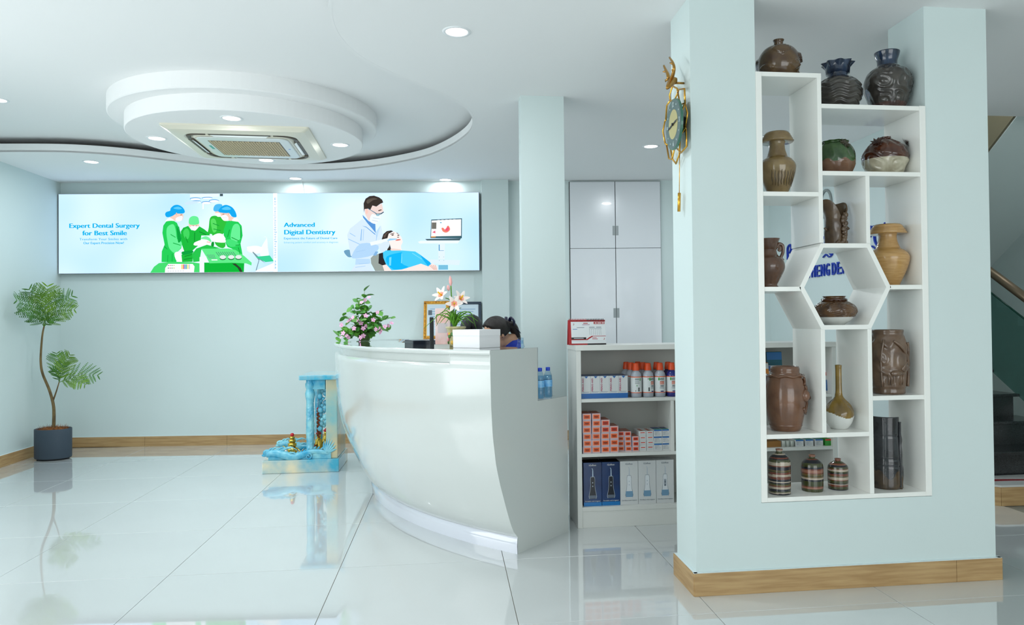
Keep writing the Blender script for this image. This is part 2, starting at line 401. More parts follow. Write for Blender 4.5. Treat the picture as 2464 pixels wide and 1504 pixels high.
# ================================================================== RECEPTION DESK
DC = (2.137, 5.85); TA0, TA1 = radians(168), radians(228.9)
EP = [(.0, .0), (.085, .0), (.104, .026), (.17, .062), (.245, .093), (.38, .145), (.484, .177), (.627, .201), (.774, .212), (.937, .216), (.98, .215)]
def eprof(z):
    for (z0, e0), (z1, e1) in zip(EP, EP[1:]):
        if z <= z1: return e0+(e1-e0)*(z-z0)/(z1-z0)
    return EP[-1][1]
def flare(t): return 1+.27*max(0, (radians(222)-t)/(TA1-TA0))
desk = thing('reception_desk', (DC[0], DC[1], 0), 'curved white flared reception desk with glossy counter and toe strip', 'desk')
def arc_sheet(prof, m, n=64, a0=TA0, a1=TA1, fl_=True):
    mb = MB(); v = []; N = len(prof)
    for i, (r, e, z) in enumerate(prof):
        for k in range(n+1):
            t = a0+(a1-a0)*k/n; rr = r+e*(flare(t) if fl_ else 1); v.append((rr*cos(t), rr*sin(t), z))
    f = [(i*(n+1)+k, (i+1)*(n+1)+k, (i+1)*(n+1)+k+1, i*(n+1)+k+1) for i in range(N-1) for k in range(n)]
    return mb.add(v, f, m, True)
R0 = 2.73; TG = radians(223.6)
zs = [.085+.895*i/24 for i in range(25)]
arc_sheet([(R0, eprof(z), z) for z in zs]+[(R0-.02, .205, .985), (R0-.22, .2, .985)], M_DESK).build('front_panel', desk)
arc_sheet([(R0+.004, 0, .0), (R0+.006, 0, .04), (R0+.003, 0, .08), (R0-.01, 0, .088)], M_TOE).build('toe_strip', desk)
arc_sheet([(R0-.02, .2, .975), (R0-.02, .2, 1.03)], M_DESK, a1=TG).build('groove_band', desk)
arc_sheet([(R0, .215, .978), (R0, .216, 1.027), (R0-.05, .2, 1.027)], M_DESK, 12, a0=TG).build('corner_block', desk)
MB().extr([(2.68, .978), (2.9465, .978), (2.9465, 1.028), (2.68, 1.028)], Matrix.Rotation(TG, 4, 'Z') @ Matrix(((1,0,0,0),(0,0,-1,0),(0,1,0,0),(0,0,0,1))), .002, M_DESK).build('groove_end', desk)
ct = arc_sheet([(2.53, 0, 1.027), (2.60, 0, 1.027), (R0-.004, .216, 1.027), (R0, .218, 1.031), (R0, .218, 1.049), (R0-.004, .216, 1.053)], M_DESK)
n_ = 64
for a, b in ((0, 0),):
    pass
ct.build('counter_edge', desk)
arc_sheet([(R0-.004, .216, 1.0531), (2.53, 0, 1.0531), (2.53, 0, 1.027)], M_DTOP).build('counter_top', desk)
# end panel (radial plane), profile follows the flare
pp = [(R0+eprof(z), z) for z in [.0, .085]+zs]+[(R0+.216, 1.0), (R0+.216, 1.0525), (2.535, 1.0525), (2.535, .766), (2.237, .766), (2.237, 0)]
E_M = lambda t: Matrix.Rotation(t, 4, 'Z') @ Matrix(((1, 0, 0, 0), (0, 0, -1, 0), (0, 1, 0, 0), (0, 0, 0, 1)))
MB().extr(pp, E_M(TA1+.0002), .004, M_DESK).build('end_panel', desk)
pp2 = [(R0+eprof(z)*flare(TA0), z) for z in [.0, .085]+zs]+[(R0+.216*flare(TA0), 1.052), (2.535, 1.052), (2.535, .766), (2.237, .766), (2.237, 0)]
MB().extr(pp2, E_M(TA0), .004, M_DESK).build('end_panel', desk)
arc_sheet([(2.53, 0, 1.027), (2.53, 0, .766)], M_DESK).build('inner_panel', desk)
arc_sheet([(2.237, 0, .74), (2.237, 0, .766), (2.53, 0, .766), (2.53, 0, .74), (2.237, 0, .74)], M_DESK).build('work_top', desk)
arc_sheet([(2.26, 0, .74), (2.26, 0, 0)], M_DESK, a1=radians(200)).build('drawer_front', desk)

# ================================================================== PRODUCT SHELF UNIT
M_UNIT = mat('shelf_unit_laminate', (226, 227, 222), .35, .4)
su = thing('product_shelf', (.727, 4.2, 0), 'low white open shelf unit stocked with dental products', 'shelf')
UW, UD = 1.585, .30
def sub(name, a, b, m=M_UNIT, root=su, w=.0015): return MB().bbox(a, b, m, w).build(name, root)
sub('top_board', (-.004, -.006, 1.022), (UW+.004, UD, 1.052))
for x in (0, UW-.028): sub('side_panel', (x, 0, 0), (x+.028, UD, 1.022))
sub('divider', (.558, .004, .426), (.578, UD-.012, .722)); sub('divider', (1.07, .004, .119), (1.09, UD-.012, 1.022))
for z0, z1 in ((.722, .741), (.407, .426), (.095, .119)):
    for x0, x1 in ((.028, 1.07), (1.09, UW-.028)): sub('shelf_board', (x0, .003, z0), (x1, UD-.012, z1))
sub('plinth', (.028, .006, 0), (UW-.028, .022, .095)); sub('back_panel', (.02, UD-.012, .01), (UW-.02, UD, 1.022), M_SHELFIN)

# ================================================================== DISPLAY SHELF IN THE PARTITION
ds = thing('display_shelf', (1.355, PY0, .386), 'white lattice display shelf with hexagon niche set into the partition', 'shelf')
DX, DZ = 1.355, .386
DD = PY1-PY0
def board(x0, x1, z0, z1, name='shelf_board', y0=.0): return MB().bbox((x0-DX, y0, z0-DZ), (x1-DX, DD, z1-DZ), M_BOARD, .0012).build(name, ds)
board(1.3555, 1.383, .388, 2.288, 'side_board', -.003); board(2.130, 2.1595, .388, 2.154, 'side_board', -.003)
board(1.383, 2.130, .388, .408, 'base_board', -.003)
board(1.383, 1.663, 2.269, 2.289); board(1.643, 1.6625, 1.53, 2.269, 'upright')
board(1.383, 1.643, 1.737, 1.757); board(1.6625, 2.130, 2.133, 2.153); board(1.6625, 2.130, 1.832, 1.852)
board(1.866, 1.885, 1.526, 1.832, 'upright'); board(1.383, 1.553, 1.315, 1.335); board(1.974, 2.130, 1.321, 1.341)
board(1.643, 1.6625, .684, 1.145, 'upright'); board(1.864, 1.884, .408, 1.145, 'upright')
board(1.383, 1.643, .664, .684); board(1.6625, 1.864, .664, .684); board(1.643, 1.6625, .6642, .6838); board(1.884, 2.130, .823, .843)
HX = [(1.655, 1.518), (1.8745, 1.518), (1.968, 1.331), (1.874, 1.153), (1.653, 1.153), (1.557, 1.331)]
hc = (sum(p[0] for p in HX)/6, sum(p[1] for p in HX)/6)
def hex_off(k):
    out = []
    for i in range(6):
        p0, p1, p2 = Vector(HX[i-1]), Vector(HX[i]), Vector(HX[(i+1) % 6])
        d1 = (p1-p0).normalized(); d2 = (p2-p1).normalized(); n1 = Vector((-d1.y, d1.x)); n2 = Vector((-d2.y, d2.x))
        b = (n1+n2).normalized(); out.append(p1+b*(k/max(.3, b.dot(n1))))
    return out
ho, hi = hex_off(.010), hex_off(-.010)
for i in range(6):
    j = (i+1) % 6; q = [ho[i], ho[j], hi[j], hi[i]]
    MB().extr([(p.x-DX, p.y-DZ) for p in q], Matrix.Translation((0, DD, 0)) @ FRONT, DD, M_BOARD).build('hexagon_board', ds)

# ================================================================== WALL CABINET (four doors)
def wall_frame(x): return Matrix.Translation((x, bw(x), 0)) @ Matrix.Rotation(atan2(-.0872, 1), 4, 'Z')
cx0 = 1.222; cW = .918
wcb = thing('wall_cabinet', (cx0, bw(cx0), 0), 'tall built-in white cabinet with four doors on the back wall', 'cabinet', atan2(-.0872, 1))
M_CAB = mat('cabinet_door_white', (222, 226, 230), .22, .4, coat=.2)
MB().box((-.004, -.010, .05), (cW+.004, .05, 2.599), M_DARK).build('carcass', wcb)
M_PULL = mat('recessed_pull_grey', (150, 158, 160), .3)
zc = 1.922
for i, (x0, x1) in enumerate(((.0, cW/2-.002), (cW/2+.002, cW))):
    for z0, z1, zh in ((zc+.002, 2.594, 2.10), (.06, zc-.002, 1.27)):
        d = MB().bbox((x0+.001, -.030, z0), (x1-.001, -.010, z1), M_CAB, .002).build('door', wcb)
        s_ = 1 if i else -1; xc = cW/2+s_*.016
        MB().box((xc-.014, -.0312, zh-.048), (xc+.014, -.0298, zh+.048), M_PULL).build('pull', d)

# ================================================================== BACK COUNTER (behind the desk)
bc0 = -.62
bcab = thing('back_counter', (bc0, bw(bc0), 0), 'low white cabinet against the back wall behind the desk', 'cabinet', atan2(-.0872, 1))
MB().bbox((0, -.30, .02), (.93, -.002, 1.005), M_UNIT, .002).build('body', bcab)
MB().bbox((-.01, -.32, 1.005), (.94, -.001, 1.03), M_WHITE, .002).build('top_board', bcab)
for k in range(2): MB().bbox((.01+.46*k, -.318, .08), (.455+.46*k, -.3005, .99), M_CAB, .002).build('door', bcab)

# ================================================================== DOWNLIGHTS
M_TRIM = mat('downlight_trim', (235, 238, 240), .4)
ld = [((.0505, 3.60), CEIL, 'round ceiling downlight nearest the camera, above the desk'),
      ((-3.05, 6.76), CEIL, 'round downlight in the lower ceiling above the left end of the lightbox'),
      ((-1.47, 7.40), CEIL, 'round downlight in the lower ceiling above the middle of the lightbox'),
      ((-.02, 7.37), CEIL, 'round downlight in the lower ceiling above the right end of the lightbox'),
      ((1.647, 5.84), CEIL, 'round downlight in front of the tall wall cabinet'),
      ((-3.02, 5.37), RECESS, 'round downlight in the recessed ceiling at the left edge'),
      ((-2.045, 5.50), PZ, 'left one of four downlights around the ceiling air conditioner'),
      ((-1.375, 4.925), PZ, 'near one of four downlights around the ceiling air conditioner'),
      ((-.79, 5.60), PZ, 'right one of four downlights around the ceiling air conditioner'),
      ((-1.455, 6.17), PZ, 'far one of four downlights around the ceiling air conditioner')]
lm_ring = MB().lathe([(.052, -.001), (.056, -.005), (.067, -.004), (.070, 0)], M_TRIM, 32).mesh('trim_ring')
lm_disc = MB().lathe([(0, -.0022), (.054, -.0022)], M_LAMP, 32).mesh('diffuser')
def downlight(x, y, z, label, power=4.0):
    t = thing('downlight', (x, y, z), label, 'downlight', group='ceiling downlights')
    link('trim_ring', lm_ring, t); link('diffuser', lm_disc, t)
    l = bpy.data.lights.new('downlight_glow', 'AREA'); l.shape = 'DISK'; l.size = .10; l.energy = power; l.color = (.90, .96, 1.0)
    lo = bpy.data.objects.new('glow', l); COL.objects.link(lo); lo.parent = t; lo.location = (0, 0, -.006)
for (x, y), z, lab in ld: downlight(x, y, z, lab, 8.0 if z == PZ else (2.5 if y > 7 else (16.0 if x > 1 else (8.0 if x > -.5 else 5.0))))

# ================================================================== CEILING CASSETTE AIR CONDITIONER
M_AC = mat('aircon_cream_plastic', (226, 222, 205), .4, .4)
M_ACW = mat('aircon_panel_white', (226, 232, 230), .35, .4)
M_SLOTSHADE = mat('slot_shade_dark', (86, 78, 66), .5)  # dark tone stands for the shade inside the air slots and behind the weave
M_GRILL = mat('aircon_grille_beige', (196, 180, 146), .5, .3)
ac = thing('ceiling_air_conditioner', (-1.418, 5.565, PZ), 'square cream ceiling cassette air conditioner with woven grille', 'air conditioner', radians(2.0))
p = MB(); o_, i_ = .475, .375
def rsq(h, r, n=6):
    out = []
    for k, (sx, sy) in enumerate(((1, 1), (-1, 1), (-1, -1), (1, -1))):
        for a in range(n+1):
            q = pi/2*k+pi/2*a/n; out.append((sx*(h-r)+r*cos(q), sy*(h-r)+r*sin(q)))
    return out
rings = [(rsq(o_, .02), 0), (rsq(o_, .02), -.012), (rsq(.44, .03), -.03), (rsq(.375, .10), -.040), (rsq(.36, .10), -.030), (rsq(.335, .10), -.030), (rsq(.32, .09), -.042), (rsq(.10, .05), -.044)]
N = len(rings[0][0]); v = [(x, y, z) for rg, z in rings for x, y in rg]
p.add(v, [(a*N+k, a*N+(k+1) % N, (a+1)*N+(k+1) % N, (a+1)*N+k) for a in range(len(rings)-1) for k in range(N)], M_AC)
p.build('panel', ac)
for k in range(4):
    R4 = Matrix.Rotation(pi/2*k, 4, 'Z')
    MB().box((-.20, -.372, -.0405), (.20, -.335, -.031), M_SLOTSHADE, R4).build('air_slot', ac)
    lv = MB(); lv.add([R4 @ Vector(q) for q in ((-.19, -.350, -.042), (.19, -.350, -.042), (.17, -.334, -.050), (-.17, -.334, -.050), (-.19, -.348, -.040), (.19, -.348, -.040), (.17, -.332, -.047), (-.17, -.332, -.047))],
           [(0, 1, 2, 3), (4, 7, 6, 5), (0, 4, 5, 1), (1, 5, 6, 2), (2, 6, 7, 3), (3, 7, 4, 0)], M_ACW); lv.build('louver', ac)
    arc = [(.262+.088*cos(a), .262+.088*sin(a), -.0385) for a in [pi/2*t/10 for t in range(11)]]
    arc = [(.355, .222, -.0385)]+arc+[(.222, .355, -.0385)]
    MB().tube([R4 @ Vector(q) for q in arc], .013, M_SLOTSHADE, 8, flat=.4).build('corner_slot', ac)
gp = MB(); N = 28; sq = rsq(.305, .06); 
gp.add([(x, y, -.044) for x, y in sq]+[(x, y, -.049) for x, y in rsq(.300, .06)], [(k, (k+1) % len(sq), len(sq)+(k+1) % len(sq), len(sq)+k) for k in range(len(sq))]+[tuple(range(len(sq), 2*len(sq)))], M_ACW); gp.build('grille_frame', ac)
gt_ = MB(); nx, ny = 26, 22
for i in range(nx):
    for j in range(ny):
        x = -.235+.47*(i+.5)/nx; y = -.215+.43*(j+.5)/ny+(.005 if i % 2 else -.005); w, h = .0085, .0068
        if (i+j) % 2: w, h = .0065, .0092
        gt_.add([(x-w, y-h, -.0495), (x+w, y-h, -.0495), (x+w, y+h, -.0495), (x-w, y+h, -.0495), (x-w*.6, y-h*.6, -.0535), (x+w*.6, y-h*.6, -.0535), (x+w*.6, y+h*.6, -.0535), (x-w*.6, y+h*.6, -.0535)],
                [(0, 1, 5, 4), (1, 2, 6, 5), (2, 3, 7, 6), (3, 0, 4, 7), (4, 5, 6, 7)], M_GRILL)
gt_.box((-.24, -.222, -.0495), (.24, .222, -.0492), M_SLOTSHADE)
tag(gt_.build('grille', ac), kind='stuff')
MB().box((-.272, -.075, -.0496), (-.255, .035, -.0491), mat('teal_sticker', (40, 170, 160), .4)).build('sticker', ac)
MB().box((.265, -.02, -.0496), (.280, .0, -.0491), mat('blue_sticker', (110, 150, 215), .4)).build('badge', ac)
MB().tube([(.27, -.10, -.052), (.27, .05, -.052)], .0, M_SLOTSHADE, 4)
# ================================================================== LIGHTBOX SIGN ON THE BACK WALL
SX0, SX1 = -3.785, .318; SZ0, SZ1 = 1.705, 2.49
sgn = thing('lightbox_sign', (SX0, bw(SX0)-.002, SZ0), 'long backlit lightbox sign with dental surgery photos and cyan text', 'sign', atan2(-.0872, 1))
SW = (SX1-SX0)/cos(atan2(.0872, 1)); SH = SZ1-SZ0; SD = .062
MB().bbox((0, -SD, 0), (SW, 0, SH), M_BLACK, .002).build('housing', sgn)
M_FACE = emit('lit_face', (212, 233, 253), 1.28, (172, 214, 248), 1.1)
MB().box((.004, -SD-.0015, .004), (SW-.004, -SD, SH-.004), M_FACE).build('lit_panel', sgn)
MB().box((.002, -SD-.004, SH-.004), (SW-.002, -SD, SH), M_ALU).build('edge_strip', sgn); MB().box((.002, -SD-.004, 0), (SW-.002, -SD, .004), M_ALU).build('edge_strip', sgn)
def uv(x, y):      # photo pixel on the sign -> sign plane
    t = (x-139)/(1157.5-139); yt = 461+10*t; yb = 657+2*t
    return t*SW, (yb-y)/(yb-yt)*SH
lay = [0]
def pic(mb, pts, rgb, k, ox, oy, sc, c=None):
    lay[0] += 1; d = -SD-.0017-.00004*lay[0]
    P = [uv(ox+sc*x, oy+sc*y) for x, y in pts]
    P = [(max(.004, min(SW-.004, x)), max(.004, min(SH-.004, z))) for x, z in P]
    ar = sum(P[i][0]*P[(i+1) % len(P)][1]-P[(i+1) % len(P)][0]*P[i][1] for i in range(len(P)))
    if ar < 0: P = P[::-1]
    mb.add([(x, d, z) for x, z in P], [tuple(range(len(P)))], emit('print_%d_%d_%d' % rgb, rgb, 1.08))
def ell(cx, cy, rx, ry, n=18): return [(cx+rx*cos(2*pi*k/n), cy+ry*sin(2*pi*k/n)) for k in range(n)]
def sm(pts, n=3): return [(p.x, p.y) for p in cr([(x, y, 0) for x, y in pts], n, True)]
A = MB(); a_ = lambda pts, rgb, s_=True: pic(A, sm(pts) if s_ else pts, rgb, 1, 330, 440, .1496)
G, GL, GD, BL, WH, SK, DK = (38, 206, 88), (104, 238, 150), (14, 160, 62), (22, 168, 238), (250, 252, 255), (243, 208, 190), (52, 56, 58)
for (x, y, rx, ry) in ((915, 252, 88, 24), (1105, 242, 88, 18), (930, 299, 78, 22), (1090, 317, 78, 26), (1215, 290, 82, 26)):
    a_(ell(x, y, rx, ry), (70, 160, 225), False); a_(ell(x+2, y+5, rx-6, ry-6), WH, False)
a_([(830, 175), (1290, 175), (1290, 225), (830, 225)], (232, 245, 253), False); a_([(1310, 175), (1360, 175), (1360, 215), (1310, 215)], (70, 90, 95), False)
a_([(1030, 330), (1050, 330), (1050, 420), (1030, 420)], WH, False); a_([(740, 335), (810, 292), (1000, 292), (860, 340)], (205, 232, 248))
a_(ell(1870, 1085, 130, 62), (240, 248, 253), False); a_([(1970, 1060), (2060, 900), (2010, 890), (2050, 880), (2070, 920), (2080, 1060), (2090, 1190), (1960, 1190)], (242, 249, 254)); a_([(1740, 1040), (1990, 1050), (1940, 1150), (1830, 1130)], WH)
a_([(1830, 1130), (1930, 1260), (1880, 1430), (1895, 1430), (1945, 1250), (2040, 1310), (1840, 1120)], (120, 150, 155), False); a_([(1880, 1205), (2110, 1185), (2178, 1280), (2040, 1292)], (60, 210, 150), False)
a_([(1880, 1430), (2120, 1330), (2180, 1300), (2180, 1445), (1880, 1445)], WH, False)
# nurse at the back
a_([(1110, 840), (1130, 720), (1150, 570), (1220, 530), (1340, 560), (1420, 620), (1390, 800), (1350, 840), (1400, 1000), (1350, 1060), (1240, 1000), (1180, 830)], (48, 190, 60)); a_([(1160, 640), (1180, 580), (1240, 600), (1260, 760), (1200, 800)], (90, 220, 100))
a_([(1240, 450), (1320, 450), (1340, 520), (1300, 545), (1240, 500)], SK); a_([(1235, 495), (1310, 490), (1335, 540), (1270, 547)], WH); a_([(1205, 420), (1230, 360), (1290, 340), (1350, 360), (1310, 450), (1225, 460)], (80, 185, 240))
# nurse left
a_([(370, 1275), (375, 1100), (420, 990), (385, 800), (400, 680), (450, 610), (560, 600), (620, 640), (660, 740), (690, 850), (705, 960), (690, 1050), (600, 1140), (610, 1275)], G, False)
a_([(450, 800), (470, 700), (560, 660), (600, 760), (620, 900), (690, 950), (690, 1030), (590, 1130), (500, 1060), (470, 950)], GL); a_([(610, 680), (650, 760), (690, 900), (640, 960), (620, 800)], GD)
a_([(510, 550), (610, 480), (700, 490), (722, 525), (700, 600), (600, 605), (540, 600)], SK); a_([(430, 615), (500, 555), (580, 605), (500, 602)], WH); a_([(610, 555), (705, 530), (695, 600), (640, 616), (600, 600)], WH)
a_([(430, 500), (450, 460), (510, 440), (520, 400), (570, 355), (630, 345), (690, 370), (735, 420), (745, 470), (700, 490), (610, 490), (540, 530), (460, 545)], BL); a_([(560, 400), (640, 375), (700, 410), (640, 420)], (90, 200, 250))
a_([(575, 1140), (650, 1110), (690, 1200), (705, 1270), (620, 1270)], WH); a_([(690, 1030), (735, 1080), (730, 1150), (695, 1150)], (236, 240, 245))
# surgeon
a_([(680, 780), (720, 720), (800, 690), (850, 760), (920, 765), (980, 700), (1060, 750), (1130, 810), (1150, 850), (1010, 850), (1000, 930), (900, 960), (890, 1000), (960, 1010), (870, 1090), (870, 1275), (700, 1275), (690, 1160), (740, 1120), (700, 1000)], (30, 186, 62), False)
a_([(720, 780), (780, 730), (820, 800), (800, 900), (740, 880)], (66, 214, 96)); a_([(700, 1110), (860, 1090), (870, 1130), (720, 1160)], GD)
a_([(812, 650), (965, 660), (955, 715), (835, 725)], SK); a_([(832, 722), (862, 694), (962, 700), (930, 755), (890, 768)], WH); a_([(815, 660), (815, 580), (850, 540), (900, 530), (955, 550), (972, 600), (970, 660), (890, 677)], GL)
# nurse right
a_([(1370, 760), (1420, 620), (1500, 610), (1600, 630), (1660, 700), (1675, 860), (1640, 990), (1660, 1100), (1675, 1190), (1640, 1170), (1500, 1070), (1430, 1040), (1390, 960), (1400, 900), (1370, 860)], G, False)
a_([(1520, 700), (1600, 670), (1640, 760), (1640, 900), (1560, 960), (1480, 900)], GL); a_([(1390, 940), (1500, 920), (1620, 1000), (1480, 1040)], (70, 224, 120))
a_([(1320, 500), (1440, 485), (1480, 540), (1545, 570), (1490, 620), (1440, 600), (1380, 610)], SK); a_([(1325, 545), (1400, 520), (1445, 560), (1435, 612), (1370, 612)], WH); a_([(1500, 610), (1560, 565), (1620, 630), (1540, 625)], WH)
a_([(1290, 470), (1310, 410), (1370, 365), (1430, 360), (1510, 400), (1560, 470), (1580, 545), (1550, 562), (1500, 545), (1460, 492), (1400, 492)], BL); a_([(1340, 420), (1430, 385), (1490, 430), (1400, 440)], (90, 200, 250))
a_([(1165, 880), (1270, 820), (1360, 840), (1400, 930), (1380, 970), (1200, 950)], WH); a_([(900, 965), (1010, 920), (1110, 912), (1165, 960), (1150, 1000), (910, 1012)], WH)
# patient drape, tray, stand
a_([(1000, 900), (1080, 860), (1150, 900), (1170, 960), (1100, 920)], (120, 240, 160)); a_([(860, 1150), (930, 1060), (1100, 1000), (1320, 1060), (1010, 1080), (980, 1270), (880, 1280)], (40, 196, 78), False)
a_([(1055, 1290), (1700, 1290), (1692, 1450), (1055, 1450)], (16, 182, 58), False); a_([(1500, 1310), (1560, 1310), (1640, 1380), (1672, 1450), (1630, 1450), (1590, 1380)], (44, 70, 46), False)
a_([(1010, 1065), (1450, 1065), (1560, 1090), (1700, 1190), (1820, 1300), (1815, 1345), (1730, 1310), (1500, 1297), (1140, 1302), (1090, 1200)], (96, 232, 136), False)
a_([(980, 1200), (1090, 1190), (1112, 1290), (1055, 1280), (1055, 1445), (980, 1445)], (238, 245, 250), False)
for k in range(9): a_([(1240+34*k, 1120), (1248+34*k, 1118), (1300+34*k, 1188), (1292+34*k, 1190)], (70, 110, 110), False)
for x in (1355, 1490, 1608): a_(ell(x, 1226, 50, 26), (30, 110, 60), False); a_(ell(x, 1205, 50, 32), (226, 236, 232), False)
a_([(1170, 1240), (1265, 1240), (1270, 1256), (1175, 1256)], WH, False)
a_([(190, 1446), (250, 1350), (330, 1290), (520, 1270), (850, 1280), (980, 1300), (980, 1446)], (70, 218, 112), False); a_([(425, 1446), (430, 1370), (480, 1305), (870, 1310), (900, 1350), (890, 1446)], WH, False)
for k, c in enumerate(((240, 210, 60), (225, 80, 70), (40, 110, 200), (40, 170, 150), (240, 220, 90), (190, 200, 205))): a_([(690+24*k, 1315), (706+24*k, 1315), (706+24*k, 1392), (690+24*k, 1392)], c, False)
for k in range(8): a_(ell(480+30*(k % 4), 1330+44*(k//4), 9, 9, 8), ((60, 90, 110), (190, 60, 90), (70, 150, 90), (200, 190, 60))[k % 4], False)
# gown folds, faces and small tools of the printed photo
for f_ in (((640, 700), (655, 700), (690, 880), (676, 880)), ((420, 1010), (470, 1060), (466, 1072), (414, 1030)), ((470, 1160), (480, 1160), (474, 1270), (464, 1270)), ((540, 1140), (550, 1140), (546, 1270), (536, 1270)), ((520, 820), (600, 870), (596, 880), (518, 832)), ((560, 960), (680, 1000), (676, 1010), (556, 972))): a_(list(f_), (22, 168, 70), False)
for f_ in (((760, 860), (800, 960), (792, 966), (752, 870)), ((900, 800), (912, 800), (906, 950), (894, 950)), ((980, 780), (1090, 830), (1084, 842), (974, 792)), ((740, 1180), (860, 1150), (862, 1162), (742, 1194)), ((730, 1230), (860, 1210), (862, 1220), (732, 1244))): a_(list(f_), (16, 140, 46), False)
for f_ in (((1460, 760), (1472, 760), (1440, 880), (1428, 880)), ((1640, 720), (1652, 720), (1650, 900), (1638, 900)), ((1500, 880), (1620, 940), (1616, 950), (1494, 892)), ((1560, 1010), (1640, 1000), (1640, 1010), (1562, 1022)), ((1600, 1050), (1612, 1050), (1640, 1160), (1628, 1160)), ((1200, 650), (1300, 690), (1296, 700), (1196, 662)), ((1210, 740), (1330, 770), (1326, 780), (1206, 752))): a_(list(f_), (20, 156, 58), False)
for f_ in (((676, 508), (706, 504), (706, 512), (678, 516)), ((1352, 506), (1384, 502), (1384, 510), (1354, 514)), ((870, 686), (900, 690), (898, 696), (870, 692)), ((920, 692), (948, 690), (948, 696), (920, 698))): a_(list(f_), (92, 66, 56), False)
for f_ in (((600, 500), (612, 470), (626, 480), (618, 520)), ((1440, 500), (1452, 486), (1466, 500), (1456, 524))): a_(list(f_), (232, 184, 164), False)
a_([(640, 560), (700, 545), (700, 551), (642, 566)], (214, 228, 236), False); a_([(1345, 565), (1430, 560), (1430, 566), (1347, 571)], (214, 228, 236), False)
for k in range(5): a_([(1100+26*k, 1160), (1106+26*k, 1158), (1150+22*k, 1225), (1144+22*k, 1228)], (90, 130, 130), False)
a_([(1180, 960), (1215, 960), (1210, 1030), (1170, 1020)], (20, 150, 50)); a_([(1100, 945), (1160, 955), (1156, 975), (1096, 965)], (246, 200, 190), False)
for k in range(7): a_([(470+40*k, 1418), (490+40*k, 1418), (490+40*k, 1426), (470+40*k, 1426)], (170, 190, 200), False)
A.build('surgery_picture', sgn)
# right half: dentist and patient
B = MB(); b_ = lambda pts, rgb, s_=True: pic(B, sm(pts) if s_ else pts, rgb, 1, 820, 460, .138)
b_([(40, 1080), (150, 1060), (190, 1170), (110, 1180)], (110, 160, 190)); b_([(510, 1180), (660, 1130), (740, 1330), (750, 1436), (590, 1436), (520, 1300)], (152, 164, 158), False)
b_([(160, 1436), (240, 1320), (250, 1220), (160, 1160), (100, 800), (150, 690), (370, 520), (480, 600), (600, 760), (700, 640), (740, 850), (640, 1050), (560, 1160), (500, 1220), (520, 1350), (565, 1436)], (214, 234, 252), False)
b_([(340, 950), (650, 990), (560, 1150), (250, 1210), (180, 1160)], (178, 214, 246)); b_([(250, 1215), (500, 1220), (510, 1300), (240, 1320)], (186, 219, 248), False); b_([(330, 900), (350, 700), (365, 700), (352, 900)], (150, 195, 238), False); b_([(600, 760), (690, 640), (620, 880)], (190, 222, 250), False)
b_([(365, 640), (440, 660), (600, 790), (592, 800), (440, 672)], (70, 150, 220), False)
b_([(375, 450), (480, 560), (600, 615), (605, 770), (540, 690), (470, 610), (385, 500)], (90, 150, 215), False)
b_([(410, 350), (480, 340), (540, 290), (620, 310), (715, 255), (735, 330), (742, 400), (620, 450), (540, 455), (490, 570), (420, 440)], (238, 216, 210), False)
b_([(540, 440), (620, 465), (695, 475), (680, 540), (600, 612), (500, 560)], (240, 247, 253)); b_([(400, 420), (395, 250), (430, 170), (500, 125), (580, 118), (670, 150), (722, 190), (742, 240), (690, 262), (620, 310), (550, 290), (510, 372), (470, 345), (412, 350)], (58, 52, 48), False)
b_([(465, 340), (475, 338), (620, 425), (610, 435)], (70, 120, 150), False); b_([(605, 430), (690, 430), (745, 400), (755, 412), (700, 446), (612, 446)], (60, 76, 86), False); b_(ell(645, 455, 34, 20), (150, 190, 205), False); b_([(650, 375), (700, 360), (720, 372), (660, 392)], (90, 70, 62), False)
b_([(710, 880), (740, 790), (800, 740), (880, 728), (915, 745), (835, 785), (812, 880), (860, 1000), (880, 1080), (800, 1080), (850, 960)], (58, 50, 46), False)
b_([(810, 870), (832, 790), (920, 745), (1000, 780), (1060, 850), (1082, 930), (1050, 1000), (1060, 1085), (890, 1085), (850, 960)], (252, 240, 236), False)
for e in (((880, 806), (915, 796), (930, 812), (890, 822)), ((985, 806), (1020, 804), (1022, 822), (990, 822)), ((980, 842), (1020, 842), (1015, 854), (985, 854))): b_(list(e), (70, 60, 58), False)
b_([(950, 890), (1030, 880), (1040, 900), (965, 910)], (222, 120, 110))
b_([(660, 1130), (735, 1110), (745, 1200), (785, 1320), (720, 1335), (650, 1300)], (46, 44, 46), False); b_([(720, 1335), (785, 1320), (880, 1420), (1200, 1370), (1400, 1310), (1500, 1350), (1600, 1305), (1690, 1360), (1702, 1436), (752, 1436)], (250, 232, 226), False)
b_([(730, 1080), (950, 1070), (1300, 1100), (1380, 1150), (1592, 1310), (1530, 1362), (1400, 1312), (1200, 1372), (1060, 1412), (880, 1422), (780, 1312), (735, 1200)], (72, 204, 252), False); b_([(800, 1180), (1000, 1120), (1080, 1130), (1060, 1300), (1180, 1370), (1000, 1410), (900, 1400), (800, 1300)], (20, 184, 250)); b_([(1380, 1150), (1592, 1310), (1530, 1362), (1450, 1260)], (24, 176, 240), False)
b_([(500, 930), (830, 860), (985, 872), (965, 897), (820, 920), (520, 990)], (238, 247, 254), False); b_([(800, 910), (850, 870), (985, 872), (965, 890)], (150, 205, 240), False); b_([(660, 1010), (740, 930), (840, 930), (835, 1020), (720, 1110)], (216, 234, 248)); b_([(555, 1160), (600, 1090), (650, 1095), (610, 1165)], (130, 180, 225), False)
